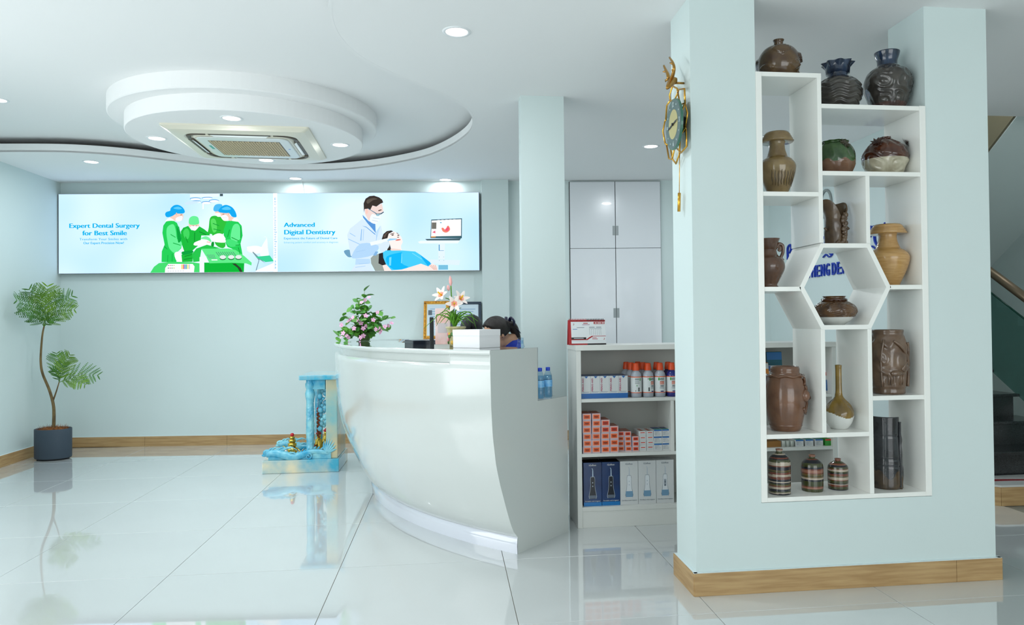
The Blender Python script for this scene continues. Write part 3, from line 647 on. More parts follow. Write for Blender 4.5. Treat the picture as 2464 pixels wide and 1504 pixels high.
b_([(1560, 1240), (2095, 1260), (2080, 1345), (1570, 1310)], (222, 240, 252), False); b_([(1710, 970), (1830, 970), (1825, 1240), (1710, 1240)], (226, 242, 252), False); b_([(1718, 985), (1735, 985), (1735, 1085), (1810, 1085), (1810, 1092), (1718, 1092)], (70, 150, 200), False); b_([(1712, 1340), (1880, 1340), (1880, 1420), (1712, 1420)], (120, 190, 220), False)
b_([(1350, 935), (1400, 915), (2095, 918), (2060, 967), (1380, 962)], (236, 247, 254), False); b_([(1480, 885), (2115, 880), (2092, 917), (1510, 911)], (70, 96, 104), False); b_([(1590, 550), (2137, 534), (2132, 880), (1572, 870)], (58, 96, 106), False); b_([(1598, 566), (2122, 549), (2118, 838), (1584, 842)], (250, 252, 254), False)
b_([(1600, 600), (1682, 600), (1678, 712), (1596, 712)], (116, 114, 108), False); b_([(1770, 706), (1800, 694), (1845, 735), (1868, 672), (1900, 664), (1922, 730), (1862, 778), (1800, 762)], (240, 130, 110)); b_([(1830, 735), (1870, 690), (1905, 700), (1880, 750)], (236, 90, 120)); b_([(1605, 770), (1660, 740), (1662, 790)], (230, 100, 130), False); b_([(1745, 597), (1775, 597), (1775, 612), (1745, 612)], (80, 170, 200), False); b_([(1584, 842), (1666, 840), (1666, 858), (1584, 860)], (220, 150, 70), False)
for f_ in (((150, 760), (250, 820), (246, 832), (146, 774)), ((120, 860), (330, 960), (326, 974), (118, 876)), ((250, 1090), (420, 1060), (420, 1072), (252, 1104)), ((300, 1300), (480, 1290), (480, 1300), (302, 1312)), ((620, 800), (632, 800), (618, 900), (608, 900)), ((390, 700), (400, 700), (386, 900), (376, 900)), ((240, 1360), (420, 1340), (420, 1348), (242, 1370))): b_(list(f_), (168, 206, 242), False)
for f_ in (((1060, 1130), (1075, 1130), (1062, 1300), (1048, 1300)), ((840, 1200), (880, 1190), (870, 1340), (838, 1340)), ((1250, 1120), (1420, 1230), (1414, 1240), (1244, 1132))): b_(list(f_), (120, 220, 254), False)
for k in range(4): b_([(1540+34*k, 1340), (1556+34*k, 1336), (1640+16*k, 1420), (1628+16*k, 1424)], (226, 190, 180), False)
for k in range(4): b_([(1720+(k % 2)*80, 1195+(k//2)*60), (1732+(k % 2)*80, 1195+(k//2)*60), (1732+(k % 2)*80, 1205+(k//2)*60), (1720+(k % 2)*80, 1205+(k//2)*60)], (160, 190, 205), False)
b_([(430, 360), (460, 352), (474, 400), (450, 440), (428, 420)], (246, 204, 192)); b_([(560, 500), (680, 520), (678, 530), (558, 512)], (204, 222, 234), False); b_([(545, 540), (650, 566), (648, 576), (543, 552)], (204, 222, 234), False)
b_([(450, 200), (560, 160), (640, 180), (560, 200), (470, 260)], (92, 84, 76)); b_([(740, 830), (790, 770), (850, 750), (800, 790), (770, 850)], (92, 80, 74)); b_([(860, 1060), (880, 1040), (1040, 1060), (1050, 1080), (880, 1082)], (240, 214, 206), False)
b_([(860, 790), (930, 770), (936, 780), (868, 800)], (80, 66, 62), False); b_([(975, 770), (1005, 780), (1003, 790), (973, 780)], (80, 66, 62), False)
for k in range(5): b_([(1700+70*k, 556-2*k), (1740+70*k, 555-2*k), (1740+70*k, 562-2*k), (1700+70*k, 563-2*k)], (200, 210, 216), False)
B.build('dentistry_picture', sgn)
# dividing strip with the web address, headlines
T = MB(); lay[0] += 1; x0, z0 = uv(655, 560); x1, _ = uv(664.5, 560)
T.box((x0, -SD-.0086, .004), (x1, -SD-.0016, SH-.004), emit('print_250_252_255', WH, .97))
M_CY = emit('cyan_lettering', (0, 190, 246), .95); M_CYL = emit('pale_cyan_lettering', (90, 205, 245), .95)
def line(body, px0, px1, py_base, hpx, m, bold, align='LEFT', sp=1.0):
    a, zb = uv(px0, py_base); b, _ = uv(px1, py_base); z2 = uv(px0, py_base-hpx)[1]
    e_ = bold*.75*(z2-zb)
    for k_ in ((-1, 0, 1) if e_ > 0 else (0,)): mb_text(T, body, (z2-zb)/.70, m, front(a+k_*e_, -SD-.0092-.00003*k_, zb), width=b-a, space=sp, res=3)
line('Expert Dental Surgery', 167, 334, 545, 11, M_CY, .085); line('for Best Smile', 198, 303, 563.5, 11.5, M_CY, .085)
line('Transform Your Smiles with', 191, 304, 575.5, 5.4, M_CY, .045, sp=1.15); line('Our Expert Precision Now!', 200, 296, 585, 5.6, M_CY, .06)
line('Advanced', 681, 755, 549, 10.5, M_CY, .085); line('Digital Dentistry', 682, 805, 567, 11, M_CY, .085)
line('Experience the Future of Dental Care', 681, 810, 579, 5, M_CY, .05); line('Enhancing patient comfort and accuracy in diagnosis', 681, 812, 588.5, 4, M_CYL, .0)
xs, zb = uv(661.6, 650); _, zt = uv(661.6, 478)
mb_text(T, 'www.chealenghengdentalclinic.com', .032, M_CY, Matrix.Translation((xs, -SD-.0092, zb)) @ Matrix(((0, -1, 0, 0), (0, 0, -1, 0), (1, 0, 0, 0), (0, 0, 0, 1))), width=zt-zb, space=1.5)
tag(T.build('lettering', sgn), kind='stuff')
MB().box((-.03, -.03, .12), (.0, -.02, .13), M_ALU).build('bracket', sgn)

# ================================================================== BLUE LETTERING AND LOGO ON THE RIGHT WALL
M_BLUE = mat('blue_acrylic_letters', (8, 52, 168), .3, .4)
RT = Matrix(((0, 0, -1, 0), (-1, 0, 0, 0), (0, 1, 0, 0), (0, 0, 0, 1)))   # text x -> -Y, text y -> Z, facing -X
wlt = thing('wall_lettering', (3.25, 5.9, 1.56), 'blue raised clinic name letters on the side wall', 'sign')
cell = .155
def letters(s, y0, z, h, w, gap):
    y = y0
    for ch in s:
        if ch == ' ': y -= .02; continue
        me = text_mesh(ch, h/.7, M_BLUE, extrude=.006, width=w*(.2 if ch == 'I' else .88)); lb = MB()
        for k_ in range(3): lb.add([RT @ Vector((v.co.x+w*.05*k_, v.co.y, v.co.z)) + Vector((-.0065-.0003*k_, y-5.9, z-1.56)) for v in me.vertices], [tuple(p_.vertices) for p_ in me.polygons], M_BLUE)
        lb.build('letter', wlt); bpy.data.meshes.remove(me); y -= (w*(.35 if ch == 'I' else 1))+gap
letters('CHEA LENG HENG DENTAL CLINIC', 7.005, 1.562, .106, .066, .018)
def stroke(pts, r=.014): kh.tube([(-.008, y-5.9, z-1.56) for y, z in cr([(a, b, 0) for a, b in pts], 4) and [(q.x, q.y) for q in cr([(a, b, 0) for a, b in pts], 4)]], r, M_BLUE, 6, flat=.6)
for y0 in (6.75, 6.45, 6.1, 5.78, 5.4, 5.1):
    kh = MB()
    stroke([(y0, 1.76), (y0, 1.87), (y0-.05, 1.90), (y0-.07, 1.86), (y0-.04, 1.82)]); stroke([(y0-.10, 1.90), (y0-.11, 1.78), (y0-.16, 1.74), (y0-.19, 1.80), (y0-.19, 1.90)])
    stroke([(y0-.02, 1.725), (y0-.07, 1.745), (y0-.12, 1.72), (y0-.17, 1.735), (y0-.18, 1.765)], .011); stroke([(y0-.22, 1.76), (y0-.215, 1.86), (y0-.25, 1.90)], .016)
    kh.build('script_letter', wlt)
M_LGREY = mat('logo_grey', (140, 148, 146), .4)
lg = MB(); lg.add([(-.01, y-5.9, z-1.56) for y, z in ((5.86, 2.24), (5.80, 2.30), (5.76, 2.30), (5.78, 2.16), (5.82, 2.10))], [(0, 1, 2, 3, 4)], M_BLUE); lg.build('logo_piece', wlt)
lg = MB(); lg.add([(-.01, y-5.9, z-1.56) for y, z in ((5.99, 2.10), (5.93, 2.10), (5.92, 1.96), (5.98, 1.96))], [(0, 1, 2, 3)], M_BLUE); lg.build('logo_piece', wlt)
lg = MB(); lg.add([(-.01, y-5.9, z-1.56) for y, z in ((5.92, 2.12), (5.87, 2.12), (5.85, 1.98), (5.90, 1.98))], [(0, 1, 2, 3)], M_LGREY); lg.build('logo_piece', wlt)
lg = MB(); lg.tube([(-.008, 6.02+.09*cos(a)-5.9, 2.18+.12*sin(a)-1.56) for a in [2*pi*k/20 for k in range(21)]], .012, M_LGREY, 6); lg.build('logo_piece', wlt)
# ================================================================== CERAMIC VASES ON THE DISPLAY SHELF
def glaze(name, rgb, rgb2=None, var=.35, rough=.14, vscale=14, bump=.06, bscale=45, stretch=None):
    return mat(name, rgb, rough, .5, coat=.5, var=var, vscale=vscale, rgb2=rgb2, bump=bump, bscale=bscale, stretch=stretch, coatr=.06)
G_BRN = glaze('glaze_olive_brown', (98, 74, 44), (70, 48, 34)); G_DKB = glaze('glaze_dark_slate', (72, 68, 62), (44, 40, 38)); G_BLU = glaze('glaze_ink_blue', (40, 58, 84), (24, 30, 44), vscale=30, stretch=(1, 1, .25))
G_OLV = glaze('glaze_khaki', (140, 118, 78), (112, 90, 56)); G_GRN = glaze('glaze_leaf_green', (62, 92, 48), (38, 62, 34)); G_TER = glaze('glaze_cocoa', (122, 88, 66), (98, 68, 50))
G_CHO = glaze('glaze_chocolate', (84, 46, 28), (52, 26, 18), rough=.08); G_CRM = glaze('glaze_cream', (196, 190, 168), (150, 142, 118)); G_TRK = glaze('glaze_bark_brown', (104, 82, 58), (78, 58, 42), rough=.25)
G_TAN = glaze('glaze_tan', (196, 156, 98), (176, 134, 78), rough=.2, stretch=(1, 1, 8)); G_PIT = glaze('glaze_pitcher_brown', (104, 74, 56), (84, 58, 44), rough=.1); G_WHT = glaze('glaze_white', (226, 228, 224), (214, 216, 212), bump=.02)
G_BAR = glaze('glaze_barrel_brown', (120, 82, 58), (98, 66, 46), rough=.22); G_DEER = glaze('glaze_deer_brown', (112, 88, 68), (88, 66, 50), rough=.18); G_GLD = glaze('glaze_olive_gold', (142, 112, 36), (102, 78, 22), rough=.08)
G_BLK = glaze('glaze_blue_black', (54, 56, 60), (30, 30, 34), rough=.16, vscale=9)
def resample(prof, n):
    P = cr([(r, z, 0) for r, z in prof], 10); d = [0]
    for a, b in zip(P, P[1:]): d.append(d[-1]+(b-a).length)
    out = []; k = 0
    for i in range(n+1):
        t = d[-1]*i/n
        while k < len(d)-2 and d[k+1] < t: k += 1
        q = (t-d[k])/max(1e-9, d[k+1]-d[k]); p = P[k].lerp(P[k+1], min(1, max(0, q))); out.append((max(p.x, 0), p.y))
    return out
def body(prof, W_, H_, m, n=72, nz=64, disp=None, mfun=None, inner=True, name='body', root=None):
    """prof: (radius fraction of half width, height fraction)"""
    P = resample([(r*W_/2, z*H_) for r, z in prof], nz); top = P[-1]
    pr = [(0, P[0][1])]+P
    if inner: pr += [(top[0]*.86, top[1]), (top[0]*.80, top[1]-.012), (top[0]*.74, top[1]-.05), (0, top[1]-.05)]
    k0, k1 = 1, len(P)
    dd = (lambda q, z, r, i: disp(q, z/H_, r) if k0 <= i <= k1 else 0) if disp else None
    mm = (lambda q, z, i: mfun(q, z/H_)) if mfun else None
    return MB().lathe(pr, m, n, disp=dd, mfun=mm).build(name, root)
def vpx(name, label, px0, px1, ytop, ybase, zshelf, Y):
    """vase whose outline spans these photo pixels, standing on the shelf board at zshelf"""
    a = at_y(px0, ytop, Y); b = at_y(px1, ytop, Y); t = at_y((px0+px1)/2, ytop, Y)
    v = thing(name, ((a.x+b.x)/2, Y, zshelf), label, 'vase', group='ceramics on the display shelf')
    return v, b.x-a.x, t.z-zshelf
def ang(q, c): return (q-c+pi) % (2*pi)-pi
nz3 = lambda x, y, z: noise.noise(Vector((x, y, z)))
FQ = -pi/2
YC = 3.245
# 1 round ginkgo jar
v, w, h = vpx('ginkgo_jar', 'round brown jar with ginkgo leaf relief and tiny neck on the topmost shelf', 1826, 1920, 97, 173, 2.289, YC)
fans = [(FQ-.25, .72, .75, 1.7), (FQ+.45, .38, .55, 1.2), (FQ-1.15, .3, .6, 2.4), (FQ+1.15, .62, .6, 1.2), (FQ+1.3, .22, .5, .8), (FQ+2.4, .5, .7, 1.6), (FQ-2.3, .55, .7, 1.6)]
def d1(q, z, r):
    o = 0
    for c, zc_, R, dr in fans:
        x = ang(q, c)*1.0; y = (z-zc_+.22)*2.2; rr = hypot(x, y); a = atan2(y, x)
        if rr < R and abs(a-1.57) < 1.0: o = max(o, (.0075+.0022*cos(a*26))*min(1, (R-rr)*10)*min(1, (1.0-abs(a-1.57))*8))
    return o
body([(.62, 0), (.70, .02), (.93, .22), (1, .42), (.94, .60), (.72, .76), (.40, .85), (.22, .88), (.18, .92), (.24, .97), (.27, 1)], w, h, G_BRN, 96, 80, d1, root=v)
# 2 wave vase with face bulge
v, w, h = vpx('wave_vase', 'dark squat vase with wavy relief and ruffled blue neck', 1960, 2070, 153, 250, 2.153, YC)
def d2(q, z, r):
    if z < .70:
        o = .0035*(sin(z*62+1.6*sin(q*7))+.3); f = math.exp(-((ang(q, .0)/.35)**2+((z-.40)/.22)**2)); return o*(1-f)+.016*f+.006*math.exp(-((ang(q, .05)/.15)**2+((z-.42)/.06)**2))
    return .007*sin(q*9)*max(0, (z-.82)/.18)
body([(.60, 0), (.66, .02), (.88, .2), (.96, .38), (.90, .54), (.62, .66), (.44, .71), (.42, .80), (.50, .9), (.64, .99), (.66, 1)], w*.94, h, G_DKB, 96, 90, d2, lambda q, z: G_BLU if z > .70 else G_DKB, root=v)
# 3 large dark vase
v, w, h = vpx('carved_round_vase', 'large round dark carved vase with blue flared neck, top right of the shelf', 2083, 2185, 127, 252, 2.153, YC)
def d3(q, z, r):
    if z > .74: return 0
    return .004*sin(18*nz3(cos(q)*1.6, sin(q)*1.6, z*3.2))*min(1, z*6)*(1 if abs(ang(q, FQ+.5)) < 1.3 else .3)
body([(.54, 0), (.58, .02), (.80, .2), (.98, .42), (.97, .55), (.78, .68), (.48, .76), (.42, .79), (.42, .86), (.50, .95), (.53, 1)], w, h, G_DKB, 96, 90, d3, lambda q, z: G_BLU if z > .77 else (glaze('glaze_plum_brown', (92, 66, 58), (60, 44, 42)) if z < .14 else G_DKB), root=v)
# 4 khaki vase with folded lip
def lipped(v, w, h, m, drip=False):
    pr = [(.52, 0), (.54, .03), (.58, .06), (.86, .26), (1, .42), (.98, .50), (.80, .57), (.60, .61), (.52, .66), (.44, .74), (.42, .82), (.46, .86)]
    def d(q, z, r): return (.0012*sin(z*h*900) if .56 < z < .66 else 0)+(.0012*max(0, nz3(cos(q)*9, sin(q)*9, z*2)) if drip and .1 < z < .4 else 0)
    body(pr, w, h, m, 72, 70, d, inner=False, root=v)
    rim = [(.40, .855), (.86, .845), (.92, .862), (.84, .885), (.86, .895), (.78, .915), (.80, .925), (.72, .945), (.74, .955), (.66, .985), (.62, 1), (.50, .985), (.40, .90)]
    MB().lathe([(r*w/2, z*h) for r, z in rim], m, 64).build('folded_lip', v)
v, w, h = vpx('khaki_vase', 'khaki streaked vase with folded-down lip in the upper left niche', 1828, 1910, 320, 459, 1.757, YC); lipped(v, w, h, G_OLV, True)
G_DRP = mat('dark_glaze_run', (78, 62, 36), .25)
dr = MB()
for k in range(9):
    q = FQ-.75+k*.19; P = []
    for j in range(6):
        z = h*(.38-.045*j-.012*(k % 3)); f = z/h; r = w/2*(.60+.40*min(1, f/.42)**.8)*1.004
        P.append((r*cos(q+.02*sin(j*2+k)), r*sin(q+.02*sin(j*2+k)), z))
    dr.tube(P, [.0012, .0026, .002, .0024, .0016, .001], G_DRP, 5)
dr.build('glaze_runs', v)
# flower rosette helper
def rosette(root, c, R, m, nrm, n=3):
    nrm = Vector(nrm).normalized(); a = nrm.orthogonal().normalized(); b = nrm.cross(a); mb = MB()
    for ring in range(n):
        for k in range(9-ring):
            q = 2*pi*k/(9-ring)+ring*.4; rr = R*(1-.27*ring); d = a*cos(q)+b*sin(q); s_ = nrm.cross(d); p = Vector(c)
            mb.add([p+nrm*.002*ring, p+d*rr*.55+s_*rr*.2+nrm*(.002+.003*ring), p+d*rr+nrm*(.004+.004*ring), p+d*rr*.55-s_*rr*.2+nrm*(.002+.003*ring)], [(0, 1, 2, 3)], m)
    return mb.build('rosette', root)
# 5 green and cocoa jar
v, w, h = vpx('green_leaf_jar', 'round jar with green leaf glaze over cocoa body and a flower', 1964, 2052, 342, 412, 1.852, YC)
def d5(q, z, r): return (.003*sin(11*q+z*9)*min(1, (z-.35)*4) if z > .35 else .0015*sin(9*q))
body([(.66, 0), (.74, .03), (.95, .28), (1, .48), (.92, .72), (.74, .88), (.60, .94), (.60, .97), (.68, 1)], w, h, G_GRN, 96, 64, d5, lambda q, z: G_GRN if z > .40+.05*sin(7*q) else G_TER, root=v)
rosette(v, (.012, -w*.37, h*.86), .030, glaze('glaze_flower_olive', (74, 66, 40), (50, 44, 30)), (.1, -1, .55))
# 6 chocolate / cream jar
v, w, h = vpx('chocolate_cream_jar', 'round jar, glossy chocolate top over carved cream base, with two flowers', 2080, 2178, 331, 412, 1.852, YC)
def d6(q, z, r): return .0025*sin(16*nz3(cos(q)*1.2, sin(q)*1.2, z*2.2))*(1 if z < .5 else .9)+(.004 if z > .5 and sin(6*q+3*z) > .55 else 0)
body([(.60, 0), (.66, .02), (.92, .28), (1, .46), (.96, .60), (.74, .78), (.42, .90), (.26, .94), (.20, .96), (.22, .99), (.24, 1)], w, h, G_CHO, 96, 70, d6, lambda q, z: G_CHO if z > .42 else G_CRM, root=v)
for sx in (-1, 1): rosette(v, (sx*w*.35, -w*.24, h*.80), .032, glaze('glaze_flower_dark', (66, 36, 26), (40, 22, 16)), (sx*.55, -.75, .6), 4)
# 7 tree trunk vase with slashed rim
v, w, h = vpx('trunk_vase', 'brown tree-trunk vase with slashed rim and gnarled branch above the hexagon', 1976, 2038, 484, 586, 1.528, YC)
N1, N2 = 56, 40; vv = []; ff = []
def rim_h(q): return h*(1-.36*max(0, cos(ang(q, FQ+.42)))**2.2+.02*sin(3*q+1)+.03*cos(ang(q, pi)))
for i in range(N2+1):
    for k in range(N1):
        q = 2*pi*k/N1; z = rim_h(q)*i/N2; f = z/h; r = w/2*(.70+.36*max(0, f-.60)/.40)*(1+.05*sin(3*q+4*f))+.003*nz3(cos(q)*2, sin(q)*2, f*5); vv.append((r*cos(q), r*sin(q), z))
for i in range(N2+1):
    for k in range(N1):
        q = 2*pi*k/N1; z = rim_h(q)*(N2-i)/N2; f = z/h; r = (w/2*(.70+.36*max(0, f-.60)/.40)*(1+.05*sin(3*q+4*f)))-.006; vv.append((max(r, .005)*cos(q), max(r, .005)*sin(q), max(z, .01)))
M2N = 2*N2+1
ff = [(i*N1+k, i*N1+(k+1) % N1, (i+1)*N1+(k+1) % N1, (i+1)*N1+k) for i in range(M2N) for k in range(N1)]; ff.append(tuple(range(N1))[::-1])
MB().add(vv, ff, G_TRK, True).build('body', v)
br = MB()
for k in range(26):
    t = k/25; q = FQ+.55+.25*sin(k*1.9); r = w/2*.80; br.ball((r*cos(q), r*sin(q), h*(.04+.66*t)), .0085+.004*sin(k*2.7), G_TRK, 5, (1, .7, 1.1))
for k in range(10): q = FQ-.3+.12*k; br.ball((w/2*.78*cos(q), w/2*.78*sin(q), h*(.05+.03*sin(k*1.7))), .010, G_TRK, 5)
br.build('branch_relief', v)
MB().tube([(-w*.33, -.01, h*.34), (-w*.44, -.012, h*.40)], [.007, .005], G_TRK, 8).build('twig', v); MB().tube([(w*.40, -.01, h*.36), (w*.50, -.012, h*.40)], [.006, .007], G_TRK, 8).build('twig', v)
# 8 tan vase
v, w, h = vpx('tan_vase', 'tan matte vase with folded-down lip right of the hexagon', 2090, 2180, 541, 685, 1.341, YC); lipped(v, w, h, G_TAN)
# 9 pitcher
v, w, h = vpx('brown_pitcher', 'glossy brown pitcher with scrolled handle left of the hexagon', 1810, 1886, 575, 690, 1.335, YC)
body([(.52, 0), (.58, .02), (.50, .07), (.62, .16), (.90, .34), (.96, .46), (.84, .58), (.58, .66), (.48, .74), (.48, .84), (.62, .95), (.70, 1)], w, h, G_PIT, 72, 70, lambda q, z, r: (.0012*sin(14*q) if .08 < z < .24 else 0), root=v)
for sx in (-1, 1):
    hp = cr([(sx*w*.27, 0, h*.82), (sx*w*.34, 0, h*.90), (sx*w*.46, 0, h*.86), (sx*w*.46, 0, h*.72), (sx*w*.40, 0, h*.62), (sx*w*.46, 0, h*.56)], 6)
    MB().tube(hp, .008, G_PIT, 8).build('handle', v)
    MB().tube(cr([(sx*w*.30, -.004, h*.82), (sx*w*.37, -.004, h*.84), (sx*w*.37, -.004, h*.76), (sx*w*.31, -.004, h*.77), (sx*w*.34, -.004, h*.80)], 5), .005, G_PIT, 6).build('scroll', v)
# 10 squat jar in hexagon
v, w, h = vpx('squat_relief_jar', 'squat dark brown relief jar with bare white base inside the hexagon', 1958, 2056, 713, 783, 1.163, YC)
def d10(q, z, r): return (.006*max(0, nz3(cos(q)*3.2, sin(q)*3.2, z*4))+.002*sin(30*nz3(cos(q)*2, sin(q)*2, z*3)) if .28 < z < .86 else 0)
body([(.44, 0), (.50, .03), (.76, .16), (.97, .38), (1, .52), (.88, .68), (.64, .80), (.54, .84), (.58, .88), (.50, .92), (.50, .97), (.56, 1)], w*.96, h, G_CHO, 96, 70, d10, lambda q, z: G_WHT if z < .27 else glaze('glaze_amber_brown', (104, 70, 34), (58, 36, 22), rough=.08), root=v)
MB().tube([(w*.27*cos(2*pi*k/28), w*.27*sin(2*pi*k/28), h*.87+.003*sin(k*1.7)) for k in range(29)], .005, G_CHO, 6).build('twisted_collar', v)
# 11 deer barrel
v, w, h = vpx('deer_barrel_vase', 'brown barrel vase with deer and tree relief in the right niche', 2092, 2178, 793, 950, .843, 3.215)
def d11(q, z, r): return .0045*max(-.5, sin(9*nz3(cos(q)*1.5, sin(q)*1.5, z*2.6)))*min(1, max(0, (z-.1)*8))*min(1, max(0, (.93-z)*8))
body([(.78, 0), (.82, .02), (.82, .09), (.88, .14), (.98, .40), (.96, .60), (.84, .86), (.76, .93), (.78, .98), (.76, 1)], w, h, G_DEER, 96, 80, d11, root=v)
dv = MB(); q0 = FQ-.15
def on(q, z, e=0): r = w/2*(.90+.08*sin(pi*min(1, z/h)))+e; return (r*cos(q), r*sin(q), z)
dv.ball(on(q0, h*.33, 0), .022, G_DEER, 8, (1.2, .5, .62)); dv.tube([on(q0+.35, h*.37), on(q0+.52, h*.46), on(q0+.62, h*.50)], [.010, .007, .008], G_DEER, 7)
for k, qq in enumerate((-.38, -.25, .25, .38)): dv.tube([on(q0+qq, h*.31), on(q0+qq+.03, h*.24), on(q0+qq, h*.15)], [.006, .0045, .004], G_DEER, 6)
dv.tube([on(q0+.62, h*.51), on(q0+.55, h*.58), on(q0+.66, h*.62)], .0025, G_DEER, 5); dv.tube([on(q0+.64, h*.51), on(q0+.72, h*.58)], .0025, G_DEER, 5)
dv.build('deer_relief', v)
tr = MB(); tr.tube(cr([on(q0+1.0, h*.12), on(q0+.95, h*.35), on(q0+.7, h*.60), on(q0+.3, h*.74), on(q0-.1, h*.83)], 5), .006, G_DEER, 6); tr.tube(cr([on(q0+.8, h*.5), on(q0+1.1, h*.66), on(q0+1.0, h*.8)], 5), .006, G_DEER, 6); tr.tube(cr([on(q0-.7, h*.12), on(q0-.75, h*.5), on(q0-.6, h*.85)], 5), .005, G_DEER, 6)
tr.build('tree_relief', v)
# 12 barrel vase with figure
v, w, h = vpx('figure_barrel_vase', 'large brown barrel vase with figure in relief, low left niche', 1843, 1933, 881, 1041, .684, 3.235)
body([(.70, 0), (.74, .02), (.80, .08), (.95, .30), (1, .46), (.96, .66), (.80, .86), (.72, .90), (.72, .96), (.68, 1)], w, h, G_BAR, 96, 80, lambda q, z, r: (.0018 if (.075 < z < .085 or .16 < z < .17) else 0)-(.004*max(0, sin(5*q)) if .86 < z < .885 else 0), root=v)
fg = MB(); q0 = -.55
def on(q, z, e=0): r = w/2*(.74+.27*sin(pi*min(1, max(0, z/h*.86+.07))))+e; return (r*cos(q), r*sin(q), z)
fg.ball(on(q0-.15, h*.55, -.004), .024, G_BAR, 9, (1, 1, 1.2)); fg.tube(cr([on(q0, h*.70), on(q0+.1, h*.6), on(q0+.25, h*.5), on(q0+.1, h*.40), on(q0-.2, h*.30)], 5), .009, G_BAR, 7)
fg.tube(cr([on(q0+.1, h*.45), on(q0+.35, h*.49, .012), on(q0+.45, h*.51, .026)], 5), [.007]*5+[.008]*5+[.009], G_BAR, 8); fg.tube(cr([on(q0-.4, h*.36), on(q0, h*.28), on(q0+.3, h*.32), on(q0+.2, h*.25)], 5), .007, G_BAR, 6); fg.tube(cr([on(q0-.1, h*.72), on(q0+.15, h*.76), on(q0+.05, h*.82)], 5), .006, G_BAR, 6)
fg.tube([on(2*pi*k/40, h*(.855+.012*sin(k*1.2)), .001) for k in range(41)], .0045, G_BAR, 6)
fg.build('figure_relief', v)
# 13 long-neck bottle
v, w, h = vpx('long_neck_bottle', 'long-necked bottle vase, olive gold glaze over white base', 1985, 2049, 878, 1034, .684, 3.235)
body([(.56, 0), (.62, .015), (.86, .10), (1, .22), (.94, .30), (.66, .40), (.34, .48), (.24, .56), (.22, .75), (.22, .92), (.24, 1)], w, h, G_GLD, 80, 90, lambda q, z, r: (.004*sin(5*q+8*z)*max(0, 1-abs(z-.36)/.16) if z < .55 else .0008*sin(4*q)), lambda q, z: G_GLD if z > .225+.045*sin(2*q+1.2) else G_WHT, root=v)
# 14-16 striped bottles
SC = {c: mat('stripe_%d' % i, rgb, .16, .5, coat=.4, var=.15, vscale=20, stretch=(1, 1, 6)) for i, (c, rgb) in enumerate((('n', (28, 30, 40)), ('c', (178, 164, 146)), ('r', (112, 58, 42)), ('g', (62, 66, 34)), ('p', (150, 104, 84)), ('o', (104, 84, 48))))}
def striped(nm, label, x0, x1, yt, yb, seq):
    Y = at_z((x0+x1)/2, yb, .408).y+.018
    v, w, h = vpx(nm, label, x0, x1, yt, yb, .408, Y)
    def mf(q, z): k = int(min(len(seq)-1, max(0, z*len(seq)+.25*sin(q)))); return SC[seq[k]]
    body([(.92, 0), (.96, .015), (.98, .2), (1, .5), (.98, .70), (.86, .80), (.50, .89), (.30, .92), (.28, .95), (.32, 1)], w, h, SC['n'], 48, 90, None, mf, root=v)
striped('striped_bottle', 'tallest of three striped ceramic bottles on the bottom shelf', 1849, 1900, 1080, 1189, 'ncgnnccrogncnnrrccrrgonnnrcccggnrnncggcp')
striped('striped_bottle', 'middle-sized of three striped ceramic bottles on the bottom shelf', 1929, 1978, 1094, 1182, 'gggpprgggggnnccogoorppprnnggggnnnrggpp')
striped('striped_bottle', 'smallest of three striped ceramic bottles on the bottom shelf', 1993, 2038, 1103, 1178, 'ngggrrcngggrcccgorrnggccrggnnprggrrp')
# 17 blue-black slit cylinder
v, w, h = vpx('slit_cylinder_vase', 'tall blue-black cylinder vase with grid texture and slit side', 2094, 2166, 1000, 1178, .408, 3.225)
N1, N2 = 96, 60; vv = []
def rr17(q, f):
    r = w/2*(.90+.03*sin(f*6)); g = 0
    a = ang(q, FQ)
    if a < .55: g = -.0022 if (abs(sin(q*9)) < .16 or abs(sin(f*30)) < .12) else 0
    else: g = .006*nz3(cos(q)*2.5, sin(q)*2.5, f*7)
    return r+g+.004*(1 if a > .55 else 0)*(1-f)
def top17(q): a = ang(q, FQ+.5); return h*(1 if a < 0 and a > -2.6 else .93-.05*abs(a)/pi)
for i in range(N2+1):
    for k in range(N1): q = 2*pi*k/N1; vv.append((rr17(q, i/N2)*cos(q), rr17(q, i/N2)*sin(q), top17(q)*i/N2))
for i in range(N2+1):
    for k in range(N1): q = 2*pi*k/N1; r = rr17(q, 1-i/N2)-.006; vv.append((r*cos(q), r*sin(q), max(.01, top17(q)*(1-i/N2))))
ff = [(i*N1+k, i*N1+(k+1) % N1, (i+1)*N1+(k+1) % N1, (i+1)*N1+k) for i in range(2*N2+1) for k in range(N1)]; ff.append(tuple(range(N1))[::-1]); ff.append(tuple(range((2*N2+1)*N1, (2*N2+2)*N1)))
b17 = MB(); b17.add(vv, ff, G_BLK, True); G_OCH = glaze('glaze_ochre_patch', (84, 66, 44), (50, 40, 34))
b17._m(G_OCH)
for i, f in enumerate(b17.f):
    c = [sum(b17.v[a][j] for a in f)/len(f) for j in range(3)]; b17.mi[i] = 1 if c[2] < h*(.20+.06*sin(c[0]*80)) else 0
b17.build('body', v)
sq = FQ+.5; MB().tube([(rr17(sq, .02)*1.01*cos(sq), rr17(sq, .02)*1.01*sin(sq), .01), (rr17(sq, .5)*1.02*cos(sq), rr17(sq, .5)*1.02*sin(sq), h*.5), (rr17(sq, 1)*1.02*cos(sq), rr17(sq, 1)*1.02*sin(sq), h*.93)], .005, G_BLK, 6).build('seam', v)
